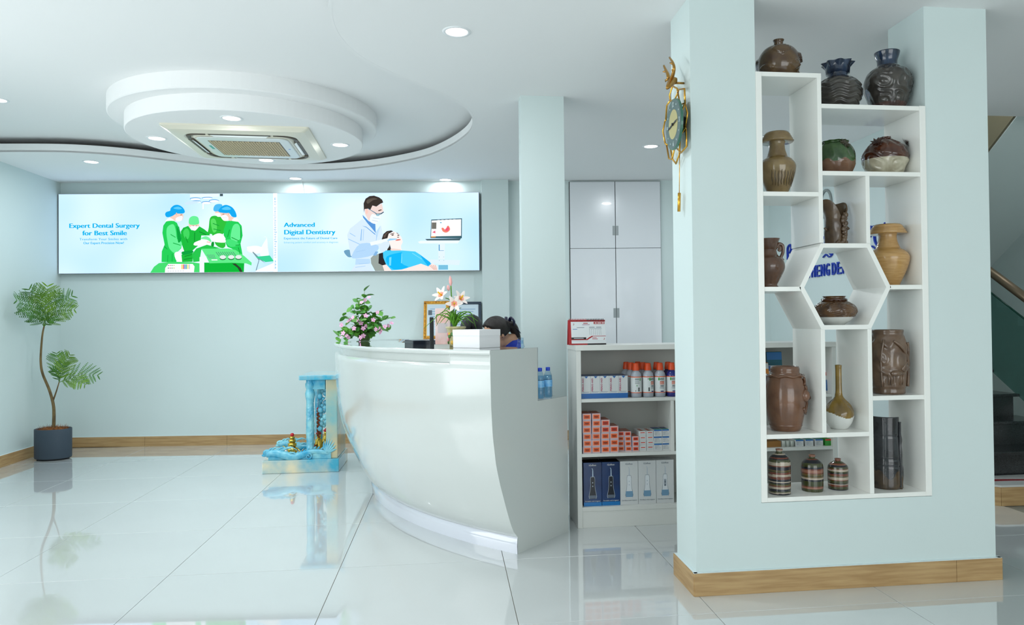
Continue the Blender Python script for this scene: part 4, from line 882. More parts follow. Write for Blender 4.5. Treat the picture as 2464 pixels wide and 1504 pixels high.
# ================================================================== PRODUCTS ON THE LOW SHELF
M_PW = mat('carton_white', (216, 218, 218), .4); M_PB = mat('carton_blue', (36, 104, 176), .4); M_PR = mat('print_crimson', (176, 40, 90), .5); M_PDB = mat('carton_navy_top', (60, 84, 128), .4)
M_GREYT = mat('print_grey', (120, 130, 140), .5)
ZS1, ZS2, ZS3 = .741, .426, .119
SUX, SUY = .727, 4.2
# mouthwash cartons
pm = MB(); w, d, h = .0545, .07, .130
pm.bbox((-w/2, 0, 0), (w/2, d, h), M_PW, .0008); pm.box((-w/2-.0003, -.0003, .0005), (w/2+.0003, d, .029), M_PB); pm.box((-w/2-.0003, .0008, h-.0006), (w/2+.0003, d, h+.0004), M_PDB)
pm.add([(-.009, -.0004, h-.001), (.013, -.0004, h-.001), (.002, -.0004, h-.014)], [(0, 2, 1)], M_PB)
pm.box((-w/2+.004, -.0003, .038), (w/2-.006, 0, .0395), M_GREYT); pm.box((-w/2+.004, -.0003, .034), (w/2-.012, 0, .035), M_PB)
cart_me = pm.mesh('carton')
cart_t = MB(); mb_text(cart_t, 'PERIO·AID', .0135, M_PR, Matrix.Translation((-.0135, -.0007, .042)) @ Matrix(((0, -1, 0, 0), (0, 0, -1, 0), (1, 0, 0, 0), (0, 0, 0, 1))), width=.076, bold=.0003, res=2)
cart_tm = cart_t.mesh('lettering')
pos = ['first', 'second', 'third', 'fourth', 'fifth']
for r in range(2):
    for k in range(5):
        t = thing('mouthwash_carton', (.789+.0552*k+.0, 4.232+.076*r, ZS1), ('white and blue mouthwash carton, %s from the left in the front row' % pos[k]) if r == 0 else 'white and blue mouthwash carton in the back row, behind the %s one' % pos[k], 'carton', group='mouthwash cartons on the upper shelf')
        link('carton', cart_me, t); 
        if r == 0: link('lettering', cart_tm, t)
# mouthwash bottles
M_BOT = mat('bottle_frosted', (176, 182, 192), .2, .5, coat=.4); M_BOTB = mat('bottle_blue', (34, 44, 128), .15, .5, coat=.5); M_CAP = mat('cap_orange', (238, 84, 34), .35); M_LAB = mat('label_white', (226, 230, 230), .45); M_LG = mat('label_green', (60, 160, 60), .5); M_LDG = mat('label_dark_green', (22, 84, 70), .5); M_LO = mat('label_orange', (232, 96, 40), .5)
def bottle_parts(bm_):
    b = MB().lathe([(0, 0), (.028, 0), (.032, .004), (.0335, .03), (.0335, .125), (.030, .140), (.020, .152), (.0175, .155), (.0175, .160), (0, .160)], bm_, 28).mesh('body')
    c = MB().lathe([(.0205, .157), (.0205, .163), (.0165, .197), (.0150, .200), (0, .200)], M_CAP, 24, disp=lambda q, z, r, i: .0004*sin(12*q)).mesh('cap')
    l = MB().lathe([(.0338, .026), (.0338, .122)], M_LAB, 28); l.lathe([(.0339, .117), (.0339, .122)], M_LO, 28); l.lathe([(.0339, .026), (.0339, .030)], M_LO, 28)
    return b, c, l
def bottle_label(kind):
    l = bottle_parts(M_BOT)[2]; 
    def patch(q0, q1, z0, z1, m): l.lathe([(.0341, z0), (.0341, z1)], m, 6, a0=q0, a1=q1)
    f = {'back': (-2.05, -.95), 'mid': (-2.5, -.6), 'front': (-1.9, -.85)}[kind]
    if kind == 'back':
        patch(-2.0, -1.25, .106, .110, M_LDG); patch(-1.15, -.95, .098, .113, M_LG)
        for z in (.101, .097, .093): patch(-2.0, -1.2, z, z+.0012, M_GREYT)
        patch(-2.0, -1.2, .080, .089, mat('print_pale_grey', (190, 196, 196), .5)); patch(-1.75, -1.6, .066, .072, M_LG); patch(-1.45, -1.2, .036, .058, M_BLACK); patch(-1.95, -1.85, .036, .042, M_BLACK)
        for k in range(5): patch(-1.45, -1.2, .0385+.0042*k, .0395+.0042*k, M_LAB)
    else:
        o_ = .55 if kind == 'mid' else 0
        patch(-2.15+o_, -1.9+o_, .098, .114, M_LG); patch(-1.85+o_, -1.1+o_, .100, .112, M_LDG); patch(-1.85+o_, -1.1+o_, .074, .092, M_LO); patch(-1.85+o_, -1.1+o_, .092, .0935, M_BLACK); patch(-1.8+o_, -1.15+o_, .060, .069, mat('print_dark_grey', (70, 74, 78), .5))
        for z in (.056, .053, .050): patch(-1.9+o_, -1.1+o_, z, z+.001, M_GREYT)
        patch(-1.75+o_, -1.2+o_, .031, .037, M_BOTB)
        if kind == 'mid': patch(-1.9, -1.5, .106, .110, M_LDG); patch(-1.75, -1.55, .036, .058, M_BLACK)
        tt = text_mesh('TheraBreath', .011, M_LAB, bold=.0002)
        xs = max(q.co.x for q in tt.vertices)
        l.add([(.0343*cos(-1.82+o_+q.co.x/xs*.7), .0343*sin(-1.82+o_+q.co.x/xs*.7), .103+q.co.y) for q in tt.vertices], [tuple(p_.vertices) for p_ in tt.polygons], M_LAB)
        for s_, z_, mm_ in (('HEALTHY', .0845, M_LAB), ('FRESH MINT', .0765, M_LAB), ('ORAL RINSE', .0615, M_LAB)):
            tt = text_mesh(s_, .007, mm_, bold=.0002); xs = max(q.co.x for q in tt.vertices)
            l.add([(.0344*cos(-1.8+o_+q.co.x/xs*.65), .0344*sin(-1.8+o_+q.co.x/xs*.65), z_+q.co.y) for q in tt.vertices], [tuple(p_.vertices) for p_ in tt.polygons], mm_)
    return l.mesh('label')
BP = bottle_parts(M_BOT); BPB = bottle_parts(M_BOTB); LBL = {k: bottle_label(k) for k in ('back', 'mid', 'front')}
cols = [(1.0945, 'back', BP, 3), (1.1665, 'mid', BP, 3), (1.2395, 'front', BP, 2)]
bl = {(0, 0): 'clear mouthwash bottle with barcode label beside the cartons, front row', (1, 0): 'clear mouthwash bottle turned half sideways, front row middle', (2, 0): 'clear mouthwash bottle with orange label block facing front'}
for c, (x, lb, P_, n) in enumerate(cols):
    for r in range(n):
        t = thing('mouthwash_bottle', (x-.012*r*(c < 2), 4.262+.071*r, ZS1), bl.get((c, r), 'clear orange-capped mouthwash bottle, %s row behind, column %s' % (('front', 'first', 'second')[r], ('nearest the cartons', 'in the middle', 'beside the blue bottle')[c])), 'bottle', group='mouthwash bottles on the upper shelf')
        link('body', P_[0], t); link('cap', P_[1], t); link('label', LBL[lb], t)
for r in range(2):
    t = thing('mouthwash_bottle', (1.311, 4.262+.073*r, ZS1), 'blue mouthwash bottle at the right end, beside the partition' if r == 0 else 'blue mouthwash bottle behind the front blue one', 'bottle', group='mouthwash bottles on the upper shelf')
    link('body', BPB[0], t); link('cap', BPB[1], t); link('label', LBL['front'], t)
# small medicine boxes
def small_box(nm, w, d, h, edge, panel, frame=True, top=None, side=None):
    b = MB(); b.bbox((0, 0, 0), (w, d, h), edge, .0008)
    if top: b.box((.0005, .001, h-.0003), (w-.0005, d-.001, h+.0003), top)
    if frame:
        b.box((w*.06, -.0003, h*.10), (w*.94, .0005, h*.92), mat('box_salmon', (236, 150, 120), .45)); b.box((w*.12, -.0005, h*.16), (w*.88, .0005, h*.86), mat('box_pale_border', (238, 190, 165), .45)); b.box((w*.16, -.0007, h*.22), (w*.84, .0005, h*.80), panel)
        b.box((w*.28, -.0008, h*.46), (w*.72, .0, h*.60), mat('box_print_dark', (110, 44, 20), .5)); b.box((w*.34, -.0008, h*.32), (w*.66, .0, h*.38), mat('box_print_dark', (110, 44, 20), .5))
        b.box((.001, .002, h-.0002), (w-.001, d-.002, h+.0004), mat('box_top_rose', (176, 110, 92), .5)); b.box((w-.0002, .002, .001), (w+.0003, d-.002, h-.001), mat('box_top_rose', (176, 110, 92), .5))
    return b.mesh(nm)
M_OR1 = mat('box_orange', (226, 84, 26), .4); M_OR2 = mat('box_red_orange', (206, 46, 26), .4); M_LIL = mat('box_lilac_edge', (206, 200, 220), .4)
oA = small_box('carton', .0505, .13, .0375, M_LIL, M_OR1); oB = small_box('carton', .0505, .13, .0375, M_LIL, M_OR2); oC = small_box('carton', .039, .13, .0285, M_LIL, M_OR1); oD = small_box('carton', .039, .13, .0285, M_LIL, M_OR2)
ordn = ['bottom', 'second', 'third', 'fourth', 'fifth', 'sixth']
def stack(nm, meshes, x, y, dz, n, lab, grp, jit=.0015):
    for k in range(n):
        me = meshes(k); o = link(nm, me, None, (x+RND.uniform(-jit, jit), y+RND.uniform(-.003, .003), ZS2+k*dz))
        tag(o, '%s, %s' % (lab, 'topmost of its stack' if k == n-1 else ordn[k]+' from the shelf'), 'box', grp)
og = 'orange medicine boxes on the middle shelf'
stack('orange_box', lambda k: oA, .7655, 4.222, .0383, 6, 'orange box in the leftmost six-high stack', og)
stack('orange_box', lambda k: oA, .8190, 4.222, .0383, 6, 'orange box in the second six-high stack', og)
stack('orange_box', lambda k: oB if k > 2 else oA, .8740, 4.224, .0383, 5, 'orange box in the five-high stack', og)
stack('orange_box', lambda k: oB if k > 2 else oA, .9265, 4.228, .0383, 4, 'large orange box in the four-high stack', og)
stack('orange_box', lambda k: oD if k > 2 else oC, .9800, 4.262, .0290, 4, 'small orange box in the recessed left four-high stack', og)
stack('orange_box', lambda k: oD if k > 2 else oC, 1.0205, 4.250, .0290, 4, 'small orange box in the recessed right four-high stack', og)
stack('orange_box', lambda k: oD, 1.0625, 4.240, .0290, 3, 'small red box in the three-high stack', og)
M_REDS = mat('box_red_stripe', (214, 70, 44), .45)
wb = MB(); wb.bbox((0, 0, 0), (.0425, .13, .0285), M_PW, .0008); wb.box((.010, -.0004, .017), (.036, .0005, .0215), M_REDS); wb.box((.008, -.0004, .008), (.036, .0005, .0088), M_GREYT); wb.box((.012, .01, .0284), (.03, .10, .0289), mat('box_top_rose', (176, 110, 92), .5)); wbm = wb.mesh('carton')
stack('red_stripe_box', lambda k: wbm, 1.1045, 4.246, .0288, 4, 'white box with red stripe, left stack', 'red striped boxes on the middle shelf')
stack('red_stripe_box', lambda k: wbm, 1.1490, 4.246, .0288, 4, 'white box with red stripe, right stack', 'red striped boxes on the middle shelf')
bb = MB(); bb.bbox((0, 0, 0), (.050, .10, .0405), M_PW, .0008); bb.box((.001, -.0004, .0325), (.049, .0005, .0402), M_PB)
for z in (.028, .024, .020, .016, .012, .008): bb.box((.005, -.0004, z), (.030+.012*sin(z*900), .0005, z+.0012), M_GREYT)
bb.box((.001, .001, .0402), (.049, .035, .0408), mat('box_teal_top', (40, 150, 120), .4)); bb.box((.001, .035, .0402), (.049, .099, .0408), mat('box_navy_top', (34, 56, 110), .4)); bbm = bb.mesh('carton')
stack('blue_band_box', lambda k: bbm, 1.1935, 4.244, .0409, 3, 'white box with blue band, left stack', 'blue banded boxes on the middle shelf')
stack('blue_band_box', lambda k: bbm, 1.2265+.018, 4.244, .0409, 3, 'white box with blue band, right stack', 'blue banded boxes on the middle shelf')
# oral irrigator boxes
M_NAVY = mat('irrigator_navy', (12, 34, 74), .3, .5, var=.4, vscale=5, rgb2=(16, 62, 120)); M_CYAN = mat('irrigator_cyan', (20, 120, 190), .3); M_SIL = mat('device_silver', (190, 200, 210), .3); M_TANK = mat('device_tank', (120, 160, 190), .3); M_DEV = mat('device_black', (18, 22, 34), .3)
def irr(dark, var=0):
    w, d, h = .1065, .10, .252; b = MB(); base = M_NAVY if dark else M_PW
    b.bbox((0, 0, 0), (w, d, h), base, .001)
    if dark: b.box((.0005, -.0003, .0005), (w-.0005, .001, .022), M_CYAN); b.box((.001, .001, h-.0003), (w-.001, d-.001, h+.0003), M_DARK)
    def poly(pts, m, e): b.add([(x, -.0004-e, z) for x, z in pts], [tuple(range(len(pts)))], m)
    cx = w*.5; ink = M_PW if dark else M_GREYT
    poly([(cx-.002, .165), (cx+.004, .165), (cx+.003, .207), (cx+.0005, .216), (cx-.004, .219), (cx-.005, .216), (cx-.001, .212)], M_SIL if not dark else mat('nozzle_pale', (196, 216, 230), .3), .0001)
    outl = [(cx-.011, .17), (cx+.011, .17), (cx+.014, .155), (cx+.013, .12), (cx+.017, .09), (cx+.024, .055), (cx+.020, .042), (cx-.020, .042), (cx-.024, .055), (cx-.017, .09), (cx-.013, .12), (cx-.014, .155)]
    poly(outl, M_SIL if dark else M_GREYT, .0002)
    poly([(cx+(x-cx)*.90, .043+(z-.043)*.985) for x, z in outl], M_DEV if dark else mat('device_white', (228, 232, 236), .3), .0004)
    poly([(cx-.022, .062), (cx+.022, .062), (cx+.019, .044), (cx-.019, .044)] if dark else [(cx-.021, .078), (cx+.021, .078), (cx+.022, .056), (cx+.018, .044), (cx-.018, .044), (cx-.022, .056)], mat('tank_smoke', (96, 108, 124), .3) if dark else M_TANK, .0006)
    for k in range(2): poly(ell(cx, .135+.02*k*1.0-.02, .003, .004, 10), M_SIL, .0007)
    if var: poly([(cx-.006, .10), (cx+.006, .10), (cx+.006, .14), (cx-.006, .14)], M_GREYT, .0006)
    b2 = MB(); mb_text(b2, 'h2ofloss', .014, ink, front(cx-.021, -.0014, .232), width=.042, bold=.0002); b3 = MB(); mb_text(b3, 'Portable oral irrigator' if dark else 'Cordless oral irrigator', .009, ink, front(.008, -.0014, .026 if dark else .022), width=w-.016, bold=.0001)
    return b.mesh('carton'), b2.mesh('lettering'), b3.mesh('caption')
iD, iW, iW2 = irr(True), irr(False), irr(False, 1)
il = ['navy oral irrigator box at the far left of the bottom shelf', 'navy oral irrigator box, second from the left on the bottom shelf', 'white oral irrigator box next to the navy ones', 'white oral irrigator box, fourth on the bottom shelf', 'white oral irrigator box with taller tank, beside the partition']
for k in range(5):
    t = thing('irrigator_box', (.7675+.1085*k, 4.226+.002*k, ZS3), il[k], 'box', group='oral irrigator boxes on the bottom shelf'); me = iD if k < 2 else (iW2 if k == 4 else iW)
    link('carton', me[0], t); link('lettering', me[1], t); link('caption', me[2], t)
# items of the right part of the unit, seen through the display shelf
M_POUCH = mat('blister_pack', (196, 208, 214), .25); M_BLU2 = mat('pack_blue', (60, 130, 200), .4); M_ORG2 = mat('pack_orange', (224, 140, 50), .4); M_TEALP = mat('pack_teal', (30, 110, 130), .4)
def pack(x, y, z, w, h, m1, m2, m3, label, tilt=0, hook=True):
    t = thing('brush_pack', (x, y, z), label, 'pack'); R_x = Matrix.Rotation(tilt, 4, 'X')
    MB().bbox((-w/2, 0, 0), (w/2, .012, h), m1, .003, R_x).build('card', t); MB().box((-w/2+.002, -.001, h*.80), (w/2-.002, .001, h-.004), m2, R_x).build('header', t)
    br_ = MB()
    for k in range(8): br_.tube([R_x @ Vector((-w*.32+w*.64*k/7, -.004, h*.10)), R_x @ Vector((-w*.32+w*.64*k/7, -.004, h*.60))], .0022, m3, 6)
    br_.build('brush_heads', t)
pack(1.965, 4.30, .741, .12, .17, M_POUCH, M_PB, M_ORG2, 'clear toothbrush pack behind the brown barrel vase', radians(-8)); pack(2.005, 4.36, .741, .10, .25, M_TEALP, M_BLU2, M_BLU2, 'teal and blue dental pack leaning at the back of the shelf', radians(-6)); pack(1.90, 4.27, .741, .06, .19, M_ORG2, M_PW, M_GREYT, 'orange and white pack at the left of the shelf behind the barrel vase', radians(-10))
pack(2.262, 4.26, .741, .062, .13, M_PW, M_REDS, M_BLU2, 'white interdental brush pack standing behind the long-necked bottle', radians(-5)); pack(2.262, 4.30, .741, .060, .27, M_POUCH, M_LG, M_PB, 'tall green-topped brush pack behind the long-necked bottle', radians(-4))
for k in range(3):
    t = link('white_blue_box', bbm, None, (2.06+.062*k, 4.225, ZS2)); tag(t, 'small white box seen under the shelf above the striped bottles, %s' % ('left of three', 'middle of three', 'right of three')[k], 'box', 'white boxes above the striped bottles')
tb = MB().bbox((0, 0, 0), (.10, .10, .035), mat('kraft_brown', (150, 104, 46), .6), .001); tag(tb.build('brown_box', None, (1.87, 4.23, ZS2)), 'brown carton at left under the barrel vase shelf', 'box')
tb = MB().bbox((0, 0, 0), (.05, .10, .040), M_LG, .001); tb.box((.0, -.0004, .03), (.05, .0, .04), M_REDS); tag(tb.build('green_box', None, (2.248, 4.225, ZS2)), 'green and red box at right end above the striped bottles', 'box')
M_FLOSS = mat('floss_tub', (190, 196, 188), .3)
for k in range(3):
    tag(MB().lathe([(0, 0), (.0125, 0), (.0125, .030), (.010, .036), (0, .036)], M_FLOSS, 16).build('floss_tub', None, (1.988+.026*k, 4.235, ZS2)), 'small pale tub in the row above the striped bottles, %s' % ('left', 'middle', 'right')[k], 'tub', 'small tubs on the middle shelf')

# ================================================================== DESK CALENDAR
M_CRED = mat('calendar_red', (172, 34, 38), .5); M_PAPER = mat('calendar_paper', (226, 230, 232), .6)
cl = thing('desk_calendar', (.727-.030, 4.268, 1.0525), 'red and white desk calendar standing on the product shelf', 'calendar', radians(2))
cw, chh = .224, .148; tl = radians(-10); RX = Matrix.Rotation(tl, 4, 'X')
MB().box((0, 0, 0), (cw, .002, chh), M_CRED, RX).build('front_card', cl)
MB().box((0, 0, 0), (cw, .002, chh), M_CRED, Matrix.Translation((0, .054, 0)) @ Matrix.Rotation(-tl, 4, 'X')).build('back_card', cl)
pg = MB(); f_ = lambda a, b, m: pg.box((a[0]*cw, -.0008-a[2]*.0002, a[1]*chh), (b[0]*cw, 0, b[1]*chh), m, RX)
f_((.075, .055, 0), (1.0, .93, 0), M_PAPER); f_((.69, .83, 1), (.985, .92, 1), M_CRED); f_((.5, .0, 1), (1, .05, 1), M_BLACK); f_((.075, .22, 1), (.47, .30, 1), M_BLACK); f_((.075, .19, 1), (.50, .22, 1), M_CRED); f_((.62, .335, 1), (1, .355, 1), M_CRED); f_((.075, .145, 1), (1, .15, 1), M_GREYT)
pg.add([RX @ Vector((x*cw, -.0011, z*chh)) for x, z in ((.47, .22), (.50, .19), (.66, .335), (.62, .355), (.55, .30))], [(0, 1, 2, 3, 4)], M_CRED)
for i in range(7):
    for j in range(5):
        f_((.565+.05*i, .40+.05*j, 1), (.580+.05*i, .42+.05*j, 1), M_GREYT)
f_((.56, .69, 1), (.71, .715, 1), M_GREYT); f_((.75, .69, 1), (.89, .715, 1), M_GREYT); f_((.56, .64, 1), (.90, .655, 1), M_GREYT); f_((.23, .68, 1), (.43, .70, 1), M_GREYT); f_((.12, .62, 1), (.24, .64, 1), M_PB); f_((.41, .85, 1), (.53, .88, 1), M_CRED); f_((.38, .80, 1), (.58, .82, 1), mat('calendar_lilac', (160, 90, 130), .5)); f_((.63, .22, 1), (.78, .24, 1), M_CRED); f_((.63, .27, 1), (.75, .29, 1), M_CRED)
for x, z in ((.14, .83), (.945, .235)): pg.tube([RX @ Vector(((x+.018*cos(a))*cw, -.0014, (z+.03*sin(a))*chh)) for a in [-2.2+.45*k for k in range(9)]], .0012, M_CRED, 4)
f_((.72, .855, 2), (.77, .89, 2), M_PAPER); f_((.79, .855, 2), (.89, .89, 2), M_PAPER); f_((.91, .855, 2), (.97, .89, 2), M_PAPER); f_((.14, .25, 2), (.40, .27, 2), M_PAPER)
pg.build('page', cl)
sp = MB()
for k in range(22):
    x = .01+k*(cw-.02)/21; c0 = RX @ Vector((x, .006, chh-.001)); m_ = M_CRED if k < 11 else M_BLACK
    sp.tube([c0+Vector((0, .010*cos(a), .009*sin(a))) for a in [2*pi*j/10 for j in range(11)]], .0014, m_, 5)
sp.build('spiral_binding', cl)
# ================================================================== ITEMS ON THE DESK
CZ = 1.0532
M_BOXW = mat('white_card_box', (240, 238, 240), .5)
P1, P2, P3 = Vector((.020, 4.172, 0)), Vector((.162, 3.946, 0)), Vector((.280, 4.061, 0))
ang_b = atan2((P3-P2).y, (P3-P2).x); bw_ = (P3-P2).length; bd_ = .20
wbx = thing('white_box', (P2.x, P2.y, CZ), 'plain white lidded box on the counter in front of the flower pot', 'box', ang_b)
MB().bbox((0, 0, 0), (bw_, bd_, .070), M_BOXW, .001).build('body', wbx); MB().bbox((-.0015, -.0015, .066), (bw_+.0015, bd_+.0015, .099), M_BOXW, .001).build('lid', wbx)
# lily in painted pot
M_POT = mat('pot_cream_glaze', (206, 198, 160), .35, var=.3, vscale=30, rgb2=(170, 158, 104)); M_PGR = mat('pot_painted_green', (70, 120, 50), .4); M_PPK = mat('pot_painted_pink', (226, 140, 150), .4); M_PYL = mat('pot_painted_yellow', (226, 176, 60), .4); M_LEAF = mat('felt_leaf_green', (96, 158, 30), .8, var=.25, vscale=60, rgb2=(62, 116, 18)); M_PETW = mat('felt_petal_white', (244, 232, 226), .8); M_PETP = mat('felt_petal_peach', (250, 184, 164), .8); M_STAM = mat('felt_stamen_yellow', (240, 190, 20), .7); M_BUD = mat('felt_bud_pink', (244, 180, 176), .8)
LX, LY = at_y(1097, 830, 4.36).x, 4.36
lil = thing('lily_pot', (LX, LY, CZ), 'artificial peach lily with strap leaves in a painted cream pot', 'potted flower')
pt_ = MB().lathe([(0, 0), (.036, 0), (.038, .01), (.046, .06), (.053, .100), (.059, .104), (.060, .114), (.052, .115), (.048, .10), (0, .098)], M_POT, 36).build('pot', lil)
pd = MB()
for k in range(10):
    q = -pi/2-1.6+.36*k; z = .022+.018*(k % 3); r = .040+.010*z/.06; pd.ball((r*cos(q), r*sin(q), z), .010, (M_PGR, M_PPK, M_PGR, M_PYL)[k % 4], 6, (1, .5, 1.2), Matrix.Rotation(q+pi/2, 3, 'Z'))
for k in range(8):
    q = -pi/2-1.3+.40*k; pd.ball((.049*cos(q), .049*sin(q), .070), .009, (M_PPK, M_PYL, M_PGR)[k % 3], 6, (1, .4, 1.3), Matrix.Rotation(q+pi/2, 3, 'Z'))
pd.build('painted_flowers', pt_)
def zp(zx, zy, dy=0.): p = at_y(980+.266*zx, 640+.266*zy, LY+dy); return p-Vector((LX, LY, CZ))
lv_ = [((330, 410), (150, 565)), ((330, 430), (262, 545)), ((350, 460), (292, 520)), ((400, 390), (345, 402)), ((440, 400), (488, 378)), ((520, 412), (600, 440)), ((570, 420), (625, 572)), ((500, 445), (600, 520)), ((520, 480), (556, 525)), ((385, 470), (340, 525)), ((470, 480), (516, 540)), ((270, 440), (268, 525)), ((410, 430), (390, 520)), ((450, 440), (470, 520)), ((360, 380), (300, 450)), ((560, 450), (640, 500)), ((380, 420), (310, 470)), ((480, 420), (560, 450)), ((420, 470), (410, 540)), ((445, 470), (440, 545))]
for k, (m_, t_) in enumerate(lv_):
    dy = .09*sin(k*2.4); c = cr([zp(430, 555), zp(430+(m_[0]-430)*.35, 555+(m_[1]-555)*.7, dy*.3), zp(*m_, dy*.7), zp(*t_, dy)], 5); n = len(c)
    MB().tube(c, [.0065*(1-.75*(j/(n-1))**2) for j in range(n)], M_LEAF, 7, flat=.6).build('leaf', lil)
stem = cr([zp(430, 545), zp(410, 380), zp(400, 280), zp(395, 180)], 5); MB().tube(stem, .0035, M_LEAF, 7).build('stem', lil); MB().tube(cr([zp(405, 320), zp(375, 300), zp(345, 290)], 4), .003, M_LEAF, 6).build('stem', lil); MB().tube(cr([zp(412, 400), zp(440, 350), zp(480, 330)], 4), .003, M_LEAF, 6).build('stem', lil)
def petal(mb, base, d, n_, L_, w_, m1, m2):
    d = Vector(d).normalized(); s_ = d.cross(Vector(n_)).normalized(); u_ = s_.cross(d)
    rows = []
    for i in range(6):
        t = i/5; ww = w_*sin(pi*min(.98, t*.85+.08)); c = Vector(base)+d*L_*t+u_*L_*(.35*t*t*-1+.15*t); rows.append([c-s_*ww, c+u_*.002, c+s_*ww])
    v = [p for r in rows for p in r]; f1 = [(i*3+j, i*3+j+1, (i+1)*3+j+1, (i+1)*3+j) for i in range(5) for j in range(2)]
    mb.add(v, f1[:4], m2, True); mb.add(v, f1[4:], m1, True)
def lily(zx, zy, axis, dy=0.):
    b = zp(zx, zy, dy); ax = Vector(axis).normalized(); a = ax.orthogonal().normalized(); b2 = ax.cross(a); mb = MB()
    for k in range(6):
        q = 2*pi*k/6+.3; d = (a*cos(q)+b2*sin(q))*.85+ax*.7; petal(mb, b, d, ax, .058, .0125, M_PETW, M_PETP)
    o = mb.build('blossom', lil); s2 = MB(); s2.tube([b, b+ax*.045], [.005, .004], M_STAM, 7); s2.build('stamen', o)
lily(315, 270, (-.5, -.7, .45)); lily(478, 305, (.35, -.75, .5)); lily(425, 345, (.0, -.9, .1), -.02)
for zx, zy, L_ in ((395, 180, .034), (375, 225, .020)):
    b = zp(zx, zy); t = zp(zx-8, zy-90*L_/.034); MB().tube([b, b.lerp(t, .3), b.lerp(t, .7), t], [.003, .0095, .0085, .002], M_BUD, 8).build('bud', lil)
# acrylic notice stand (code itself left out)
ac_ = thing('acrylic_notice_stand', (-.036, 4.53, CZ), 'upright acrylic notice stand left of the lily pot', 'notice', radians(-12))
M_NOTE = mat('notice_paper', (236, 226, 228), .4, var=.3, vscale=9, rgb2=(244, 186, 176)); MB().bbox((-.047, -.003, .006), (.047, .003, .225), M_NOTE, .003).build('panel', ac_); MB().box((-.047, -.03, 0), (.047, .03, .006), M_WHITE).build('foot', ac_)
MB().box((-.030, -.0036, .075), (.030, -.003, .135), mat('notice_grey_block', (206, 196, 200), .5)).build('print', ac_)
# monitor seen edge-on, printer on the inner worktop
WT = .7665
mx = at_y(1039, 800, 4.86).x; mon = thing('computer_monitor', (mx, 4.86, WT), 'black computer monitor seen edge-on behind the notice stand', 'monitor', radians(92)+atan2(4.86, -mx)-pi/2)
MB().bbox((-.15, -.012, .13), (.15, .012, .46), M_BLACK, .004).build('screen_panel', mon); MB().box((-.02, -.014, .02), (.02, .0, .16), M_BLACK).build('neck', mon); MB().bbox((-.10, -.07, 0), (.10, .07, .012), M_BLACK, .004).build('base', mon)
MB().box((-.142, -.0135, .14), (.142, -.0125, .45), mat('screen_glass', (30, 36, 44), .1)).build('screen', mon)
tq = radians(194.3); prn = thing('black_printer', (DC[0]+2.395*cos(tq), DC[1]+2.395*sin(tq), WT), 'black printer behind the counter left of the monitor', 'printer', tq)
MB().bbox((-.10, -.15, 0), (.10, .15, .27), M_BLACK, .008).build('body', prn); MB().bbox((-.098, -.148, .27), (.098, .148, .305), mat('printer_lid', (34, 40, 52), .25), .006).build('lid', prn); MB().box((-.12, -.09, .08), (-.10, .09, .09), M_BLACK).build('paper_tray', prn)
# water bottles
M_PET = glass('pet_plastic', (226, 240, 250)); M_BCAP = mat('cap_blue', (22, 66, 190), .35); M_WLAB = mat('water_label_blue', (70, 160, 226), .35, var=.3, vscale=30, rgb2=(150, 205, 240)); M_WAT = glass('water_volume', (205, 232, 246))
wb_b = MB().lathe([(0, .001), (.020, 0), (.0245, .006), (.0245, .03), (.0232, .045), (.0245, .06), (.0245, .105), (.022, .128), (.0125, .150), (.0105, .154), (.0105, .160)], M_PET, 24, disp=lambda q, z, r, i: .0006*cos(6*q) if z < .05 else 0).mesh('bottle_body')
wb_l = MB().lathe([(.0248, .062), (.0248, .100)], M_WLAB, 24).mesh('label'); wb_c = MB().lathe([(.0118, .150), (.0122, .151), (.0122, .168), (.0112, .1695), (0, .1695)], M_BCAP, 20, disp=lambda q, z, r, i: .0003*cos(20*q)).mesh('cap'); wb_w = MB().lathe([(0, .003), (.0225, .004), (.0225, .125), (0, .126)], M_WAT, 20).mesh('water')
for (r, td), lb in zip(((2.353, 227.6), (2.425, 227.5), (2.478, 226.6), (2.45, 225.8)), ('small water bottle with blue cap, nearest the product shelf', 'small water bottle with blue cap, middle of the front pair', 'small water bottle half hidden by the desk end', 'small water bottle at the back, mostly hidden by the others')):
    a = radians(td); t = thing('water_bottle', (DC[0]+r*cos(a), DC[1]+r*sin(a), .7662), lb, 'bottle', group='water bottles on the desk step')
    for n_, m_ in (('bottle_body', wb_b), ('label', wb_l), ('cap', wb_c), ('water', wb_w)): link(n_, m_, t)
wbt = thing('water_bottle', (.432, 4.46, WT), 'clear bottle behind the counter beside the column', 'bottle')
for n_, m_ in (('bottle_body', wb_b), ('label', wb_l), ('cap', MB().lathe([(.0118, .150), (.0122, .151), (.0122, .168), (0, .1695)], M_PET, 20).mesh('cap'))): o = link(n_, m_, wbt); o.scale = (1.5, 1.5, 1.95)
